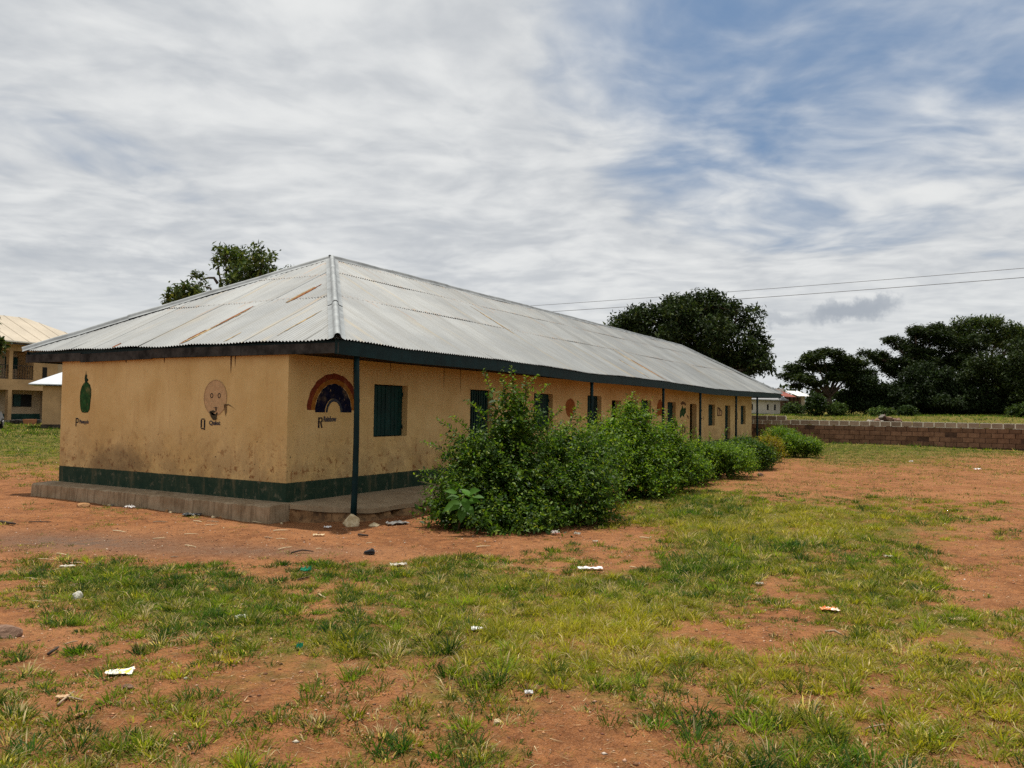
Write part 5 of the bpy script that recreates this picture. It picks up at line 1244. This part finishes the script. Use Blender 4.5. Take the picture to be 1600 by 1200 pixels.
crumple('paper_scrap', 1388, 872, 13, 3, 4, L_DULL, 'pale scrap on bare dirt in the right middle grass', 'paper', 20, .1)
crumple('paper_scrap', 1187, 915, 12, 4, 5, L_DULL, 'pale curled scrap at the edge of the right bare patch', 'paper', 21, .3)
crumple('paper_scrap', 1497, 972, 26, 7, 7, plain('dry_leaf_scrap', (.36, .25, .15), .9, .3, 12), 'dry brown curled scrap in the grass near the right edge', 'dry leaf', 22, .2)
crumple('paper_scrap', 930, 700 if False else 848, 9, 3, 3, L_DULL, 'thin pale scrap right of the shrub on the dirt', 'paper', 23, .1)
crumple('plastic_scrap', 105, 887, 22, 4, 3, L_DULL, 'dull strip of plastic among straw on the left grass edge', 'plastic scrap', 24, .2)
# dark lump: an old black shoe on the dirt
def shoe():
    p = on_ground(577, 866); s = depth_at(577, 866)/FPX; root = empty('old_shoe', p+Vector((0, 0, .01)), -YAW+math.pi/2-.2+math.pi/2); tag(root, 'old black shoe lying on the dirt above the grass edge', 'shoe')
    l = 17*s; rows = []; bm = bmesh.new()
    for i, (t, w, h) in enumerate(((0, .12, .26), (.06, .17, .40), (.2, .19, .46), (.38, .18, .44), (.55, .19, .34), (.75, .21, .27), (.92, .17, .22), (1.0, .08, .14))):
        rows.append([bm.verts.new(((t-.5)*l, math.cos(a)*w*l, max(.0, (math.sin(a)*.5+.5))*h*l)) for a in [2*math.pi*k/10 for k in range(10)]])
    for a, b in zip(rows[:-1], rows[1:]):
        for k in range(10): bm.faces.new((a[k], a[(k+1) % 10], b[(k+1) % 10], b[k]))
    bm.faces.new(rows[0]); bm.faces.new(rows[-1][::-1]); from_bm('upper', bm, L_BLACK, root, True)
    bm = bmesh.new(); bm_tube(bm, [(-.28*l, 0, .40*l), (-.28*l, 0, .47*l)], [.115*l, .12*l], 10); from_bm('opening', bm, M_DARK, root)
    box('sole', -.5*l, .5*l, -.19*l, .19*l, -.03*l, .05*l, plain('shoe_sole', (.03, .03, .03), .8), root, .012*l)
shoe()
# sticks and straws
M_STICK = plain('dry_stick', (.30, .22, .14), .9, .3, 20); M_STRAW = plain('bleached_straw', (.55, .44, .27), .9, .25, 18); M_DSTICK = plain('dark_stick', (.05, .035, .026), .9, .3, 12)
def stick(p0, p1, rpx, mat, label, group=None, bend=.01, name='stick', seed=0):
    a = on_ground(*p0); b = on_ground(*p1); s = depth_at(*p0)/FPX; r = max(.003, rpx*s); rr = random.Random(seed+int(p0[0]))
    m = (a+b)/2+Vector((rr.uniform(-1, 1)*bend, rr.uniform(-1, 1)*bend, bend+r)); a.z += r*1.2+.004; b.z += r*1.5+.004
    m.z = max(m.z, g1(m.x, m.y)+r)
    o = tube(name, [a, a.lerp(m, .5)+Vector((0, 0, .002)), m, m.lerp(b, .5), b], [r, r*.95, r*.9, r*.8, r*.5], mat, None, 6)
    base = a.copy()
    for v in o.data.vertices: v.co -= base
    o.location = base
    return tag(o, label, 'stick', group)
stick((90, 1105), (116, 1084), 1.9, M_STICK, 'grey brown stick of the crossed pair lower left, rising to the right', seed=1)
stick((105, 1092), (131, 1098), 1.6, M_STICK, 'thin stick of the crossed pair lower left, lying to the right', seed=2)
stick((75, 1026), (91, 1015), 2.4, M_DSTICK, 'short dark curved stick on the dirt left', bend=.02, seed=3)
stick((101, 1009), (122, 1004), 1.2, M_STICK, 'thin tan stick in the short grass on the left', seed=4)
stick((0, 818), (24, 822), 2.2, M_DSTICK, 'dark thick stick at the left edge of the dirt band', seed=5)
stick((455, 866), (490, 864), 1.4, M_DSTICK, 'long dark twig on the dirt left of the black shoe', bend=.03, seed=6)
stick((498, 930), (509, 936), 1.0, M_STRAW, 'little white bent twig in the grass left of middle', seed=7)
stick((560, 838), (575, 840), 2.0, M_DSTICK, 'charred stick on the dirt in front of the boulder', seed=8)
stick((45, 817), (80, 817), .9, M_DSTICK, 'thin dark twig on the dirt below the plinth', seed=9)
stick((1290, 1087 if False else 990), (1316, 996), 2.0, M_STICK, 'curled dry stalk below the orange wrapper', bend=.03, seed=10)
stick((1352, 1142), (1386, 1140), 1.4, M_STICK, 'dry bent stalk in the bottom right grass', bend=.04, seed=11)
stick((465, 908), (485, 903), 1.0, M_DSTICK, 'thin dark twig on the bare spot below the green bag', seed=12)
rng = np.random.default_rng(21)
for i in range(34):                          # straws strewn over the trodden earth
    if i < 12: px, py = rng.uniform(0, 140), rng.uniform(865, 950)
    elif i < 24: px, py = rng.uniform(0, 420), rng.uniform(815, 875)
    else: px, py = rng.uniform(420, 1000), rng.uniform(830, 900)
    ln = rng.uniform(9, 26); a = rng.uniform(-.5, .5)
    stick((px, py), (px+ln*math.cos(a), py+ln*.35*math.sin(a)), rng.uniform(.5, .95), M_STRAW if rng.random() < .75 else M_STICK, ('bleached straw among the litter at the left grass edge', 'dry straw on the dirt band before the end wall', 'dry straw on the dirt between the plinth end and the big shrub')[0 if i < 12 else 1 if i < 24 else 2], 'straws strewn on the trodden earth', .012, 'straw', i)

# ---------------------------------------------------------------- loose gravel
rng = np.random.default_rng(70)
def scatter(n, r0, r1, spread, power=.5):
    r = (r0**(1/power)+(r1**(1/power)-r0**(1/power))*rng.random(n))**power
    a = YAW+np.radians(rng.uniform(-spread, spread, n))
    return CX+np.sin(a)*r, CY+np.cos(a)*r, r
def free(x, y):                              # outside the school, its slab and plinth
    return ~((x > -.5) & (x < XE+.2) & (y > -1.32) & (y < W+.4)) & ~((x > .0) & (x < .9) & (y > -1.4) & (y < 0)) & ~((x > wx-.15) & (x < wx+.15))
x, y, r = scatter(52000, 3.6, 17, 46, .6); ok = free(x, y) & (rng.random(len(x)) < 1.1-cover(x, y)); x, y, r = x[ok], y[ok], r[ok]; n = len(x)
oct_ = np.array([(1, 0, 0), (-1, 0, 0), (0, 1, 0), (0, -1, 0), (0, 0, 1), (0, 0, -1)], float)
tri = np.array([(0, 2, 4), (2, 1, 4), (1, 3, 4), (3, 0, 4), (2, 0, 5), (1, 2, 5), (3, 1, 5), (0, 3, 5)])
sz = .0035+.013*rng.random(n)**3; ang = rng.uniform(0, 6.28, n)
jit = 1+.35*rng.uniform(-1, 1, (n, 6, 1)); lo = oct_[None]*jit*np.stack([np.ones(n), rng.uniform(.6, 1, n), rng.uniform(.4, .7, n)], -1)[:, None, :]
ca, sa = np.cos(ang)[:, None], np.sin(ang)[:, None]
Vp = np.stack([lo[..., 0]*ca-lo[..., 1]*sa, lo[..., 0]*sa+lo[..., 1]*ca, lo[..., 2]], -1)*sz[:, None, None]+np.stack([x, y, gz(x, y)+sz*.15], -1)[:, None, :]
cg = leaf_cols(rng, n, [(.24, .10, .045), (.34, .17, .085), (.42, .27, .17), (.13, .06, .035), (.60, .52, .42)], (5, 4, 2, 3, .35), .25)
def stonemat(nt): return bsdf(nt, nt.node('ShaderNodeAttribute', attribute_name='col').outputs['Color'], .9)
tag(np_mesh('gravel', Vp.reshape(-1, 3), (tri[None]+np.arange(n)[:, None, None]*6).reshape(-1, 3), material('gravel_stone', stonemat), None, np.repeat(cg, 6, 0)), 'loose reddish gravel over the bare ground', 'gravel', kind='stuff')

# ---------------------------------------------------------------- grass
GREENS = np.array([(.024, .066, .009), (.068, .138, .010), (.135, .20, .012), (.040, .085, .018)])
def grass_zone(ntuft, r0, r1, spread, blades, ln0, ln1, wd, seed, segs, soft, rad, splay, bias=0.0, power=.5, dead=0.0, region=None):
    if region is None: x, y, r = scatter(ntuft, r0, r1, spread, power)
    else: x = rng.uniform(region[0], region[1], ntuft); y = rng.uniform(region[2], region[3], ntuft)
    c = cover(x, y)
    nz = .5*fbm(x, y, .75, 41, 3)+.5*fbm(x, y, .22, 47, 2)
    nz = np.clip((nz-.5)*1.9+.5, 0, 1)
    p = sstep(-soft, soft, c*1.05+bias-nz)
    ok = free(x, y) & (rng.random(ntuft) < p)
    x, y, c = x[ok], y[ok], c[ok]; n = len(x)
    if n == 0: return None
    vig = np.clip((fbm(x, y, .9, 53, 3)-.3)*2, 0, 1)
    h = (ln0+(ln1-ln0)*(.45*vig+.55*rng.random(n)**1.5))*(.6+.5*np.clip(c, 0, 1))
    nb = np.maximum(3, (blades*rng.uniform(.5, 1.5, n)).astype(int))
    t = np.repeat(np.arange(n), nb); k = len(t)
    a = rng.uniform(0, 6.283, k); q = np.sqrt(rng.random(k)); rr = rad*q*rng.uniform(.6, 1.4, n)[t]
    bx = x[t]+np.cos(a)*rr; by = y[t]+np.sin(a)*rr
    lean = splay*(.25+.9*q)*rng.uniform(.5, 1.3, k); a2 = a+rng.normal(0, .5, k)
    D = unit(np.stack([np.cos(a2)*lean, np.sin(a2)*lean, np.ones(k)], -1))
    ln = h[t]*rng.uniform(.5, 1.15, k)
    f = rng.uniform(0, 6.283, k); S = np.stack([np.cos(f), np.sin(f), np.zeros(k)], -1)
    w = wd*rng.uniform(.6, 1.3, k)
    P = np.stack([bx, by, gz(bx, by)-.004], -1)
    yl = yellow(x, y)*1.3+1.2*(fbm(x, y, 1.4, 61, 3)-.40)+.28*rng.standard_normal(n)-.5*sstep(24, 42, np.hypot(x-CX, y-CY))
    yt = np.clip(yl[t]+.12*rng.standard_normal(k), 0, 1)[:, None]
    g = GREENS[np.clip(((fbm(x, y, .6, 67, 2)-.25)*2+.35*rng.standard_normal(n))*4, 0, 3).astype(int)]*rng.uniform(.5, 1.4, (n, 1))
    yel = np.array([.34, .30, .028])
    col = g[t]*(1-yt)+yel*yt
    straw = np.array([.50, .40, .21])
    tuft_dead = rng.random(n) < dead
    sm = (rng.random(k) < .05+.08*yt[:, 0]) | (tuft_dead[t] & (rng.random(k) < .8)); col[sm] = straw*rng.uniform(.6, 1.25, (sm.sum(), 1))
    col = np.clip(col*rng.uniform(.75, 1.25, (k, 1)), .004, .75)
    droop = np.stack([D[:, 0], D[:, 1], -.8*np.ones(k)], -1)*(.10+.30*rng.random((k, 1)))
    if segs == 2:
        V = np.empty((k, 5, 3)); m = P+D*(ln*.55)[:, None]
        V[:, 0] = P-S*w[:, None]*.5; V[:, 1] = P+S*w[:, None]*.5; V[:, 2] = m+S*w[:, None]*.45; V[:, 3] = m-S*w[:, None]*.45; V[:, 4] = P+D*ln[:, None]+droop*ln[:, None]
        b = np.arange(k)[:, None]*5; F = np.concatenate([b+np.array([[0, 1, 2]]), b+np.array([[0, 2, 3]]), b+np.array([[3, 2, 4]])], 0); nv = 5
    else:
        V = np.empty((k, 3, 3)); V[:, 0] = P-S*w[:, None]*.5; V[:, 1] = P+S*w[:, None]*.5; V[:, 2] = P+D*ln[:, None]+droop*ln[:, None]*.5
        F = np.arange(k*3).reshape(k, 3); nv = 3
    return V.reshape(-1, 3), F, np.repeat(col, nv, 0)
rng = np.random.default_rng(90)
zones = [grass_zone(2600, 3.6, 10, 48, 40, .075, .18, .0065, 1, 2, .16, .055, 1.0, -.02, dead=.06),
         grass_zone(17000, 3.6, 10, 48, 17, .03, .10, .0055, 2, 2, .22, .04, 1.1, .04, dead=.07),
         grass_zone(34000, 3.6, 10, 48, 6, .015, .05, .0045, 3, 1, .42, .06, 1.6, .03, dead=.3),
         grass_zone(4200, 9.5, 18, 46, 34, .08, .20, .0085, 4, 2, .12, .075, 1.0, -.02, dead=.05),
         grass_zone(32000, 9.5, 18, 46, 11, .035, .095, .008, 5, 1, .30, .06, 1.1, .08, dead=.06),
         grass_zone(24000, 9.5, 18, 46, 5, .02, .05, .007, 6, 1, .38, .08, 1.5, .05, dead=.2),
         grass_zone(46000, 18, 44, 46, 7, .04, .12, .014, 7, 1, .25, .12, 1.0, .08, dead=.04),
         grass_zone(26000, 44, 100, 46, 5, .14, .30, .045, 8, 1, .3, .3, .9, .1),
         grass_zone(9000, 0, 0, 0, 9, .06, .16, .02, 9, 1, .2, .12, 1.0, .1, region=(-9, 22, 4, 52))]
n = 26000; x, y, r = scatter(n, 3.6, 15, 47, .6); ok = free(x, y) & (rng.random(n) < .15+.85*np.clip(cover(x, y)*1.3, 0, 1)); x, y = x[ok], y[ok]; k = len(x)
a = rng.uniform(0, 6.283, k); D = unit(np.stack([np.cos(a), np.sin(a), rng.uniform(-.02, .22, k)], -1)); S = np.stack([-np.sin(a), np.cos(a), np.zeros(k)], -1)
P = np.stack([x, y, gz(x, y)+.004], -1); ln = rng.uniform(.02, .09, k)[:, None]; w = rng.uniform(.0025, .0055, k)[:, None]
V = np.stack([P-S*w*.5, P+S*w*.5, P+D*ln], 1)
thc = np.array([(.46, .35, .18), (.30, .21, .11), (.20, .13, .07), (.58, .48, .29)])[rng.integers(0, 4, k)]*rng.uniform(.7, 1.2, (k, 1))
zones.append((V.reshape(-1, 3), np.arange(k*3).reshape(k, 3), np.repeat(thc, 3, 0)))
V, F, Cc = join_geo([z_ for z_ in zones if z_ is not None])
tag(np_mesh('grass', V, F, M_GRASS, None, Cc), 'tufty green and yellowing grass over the yard', 'grass', kind='stuff')
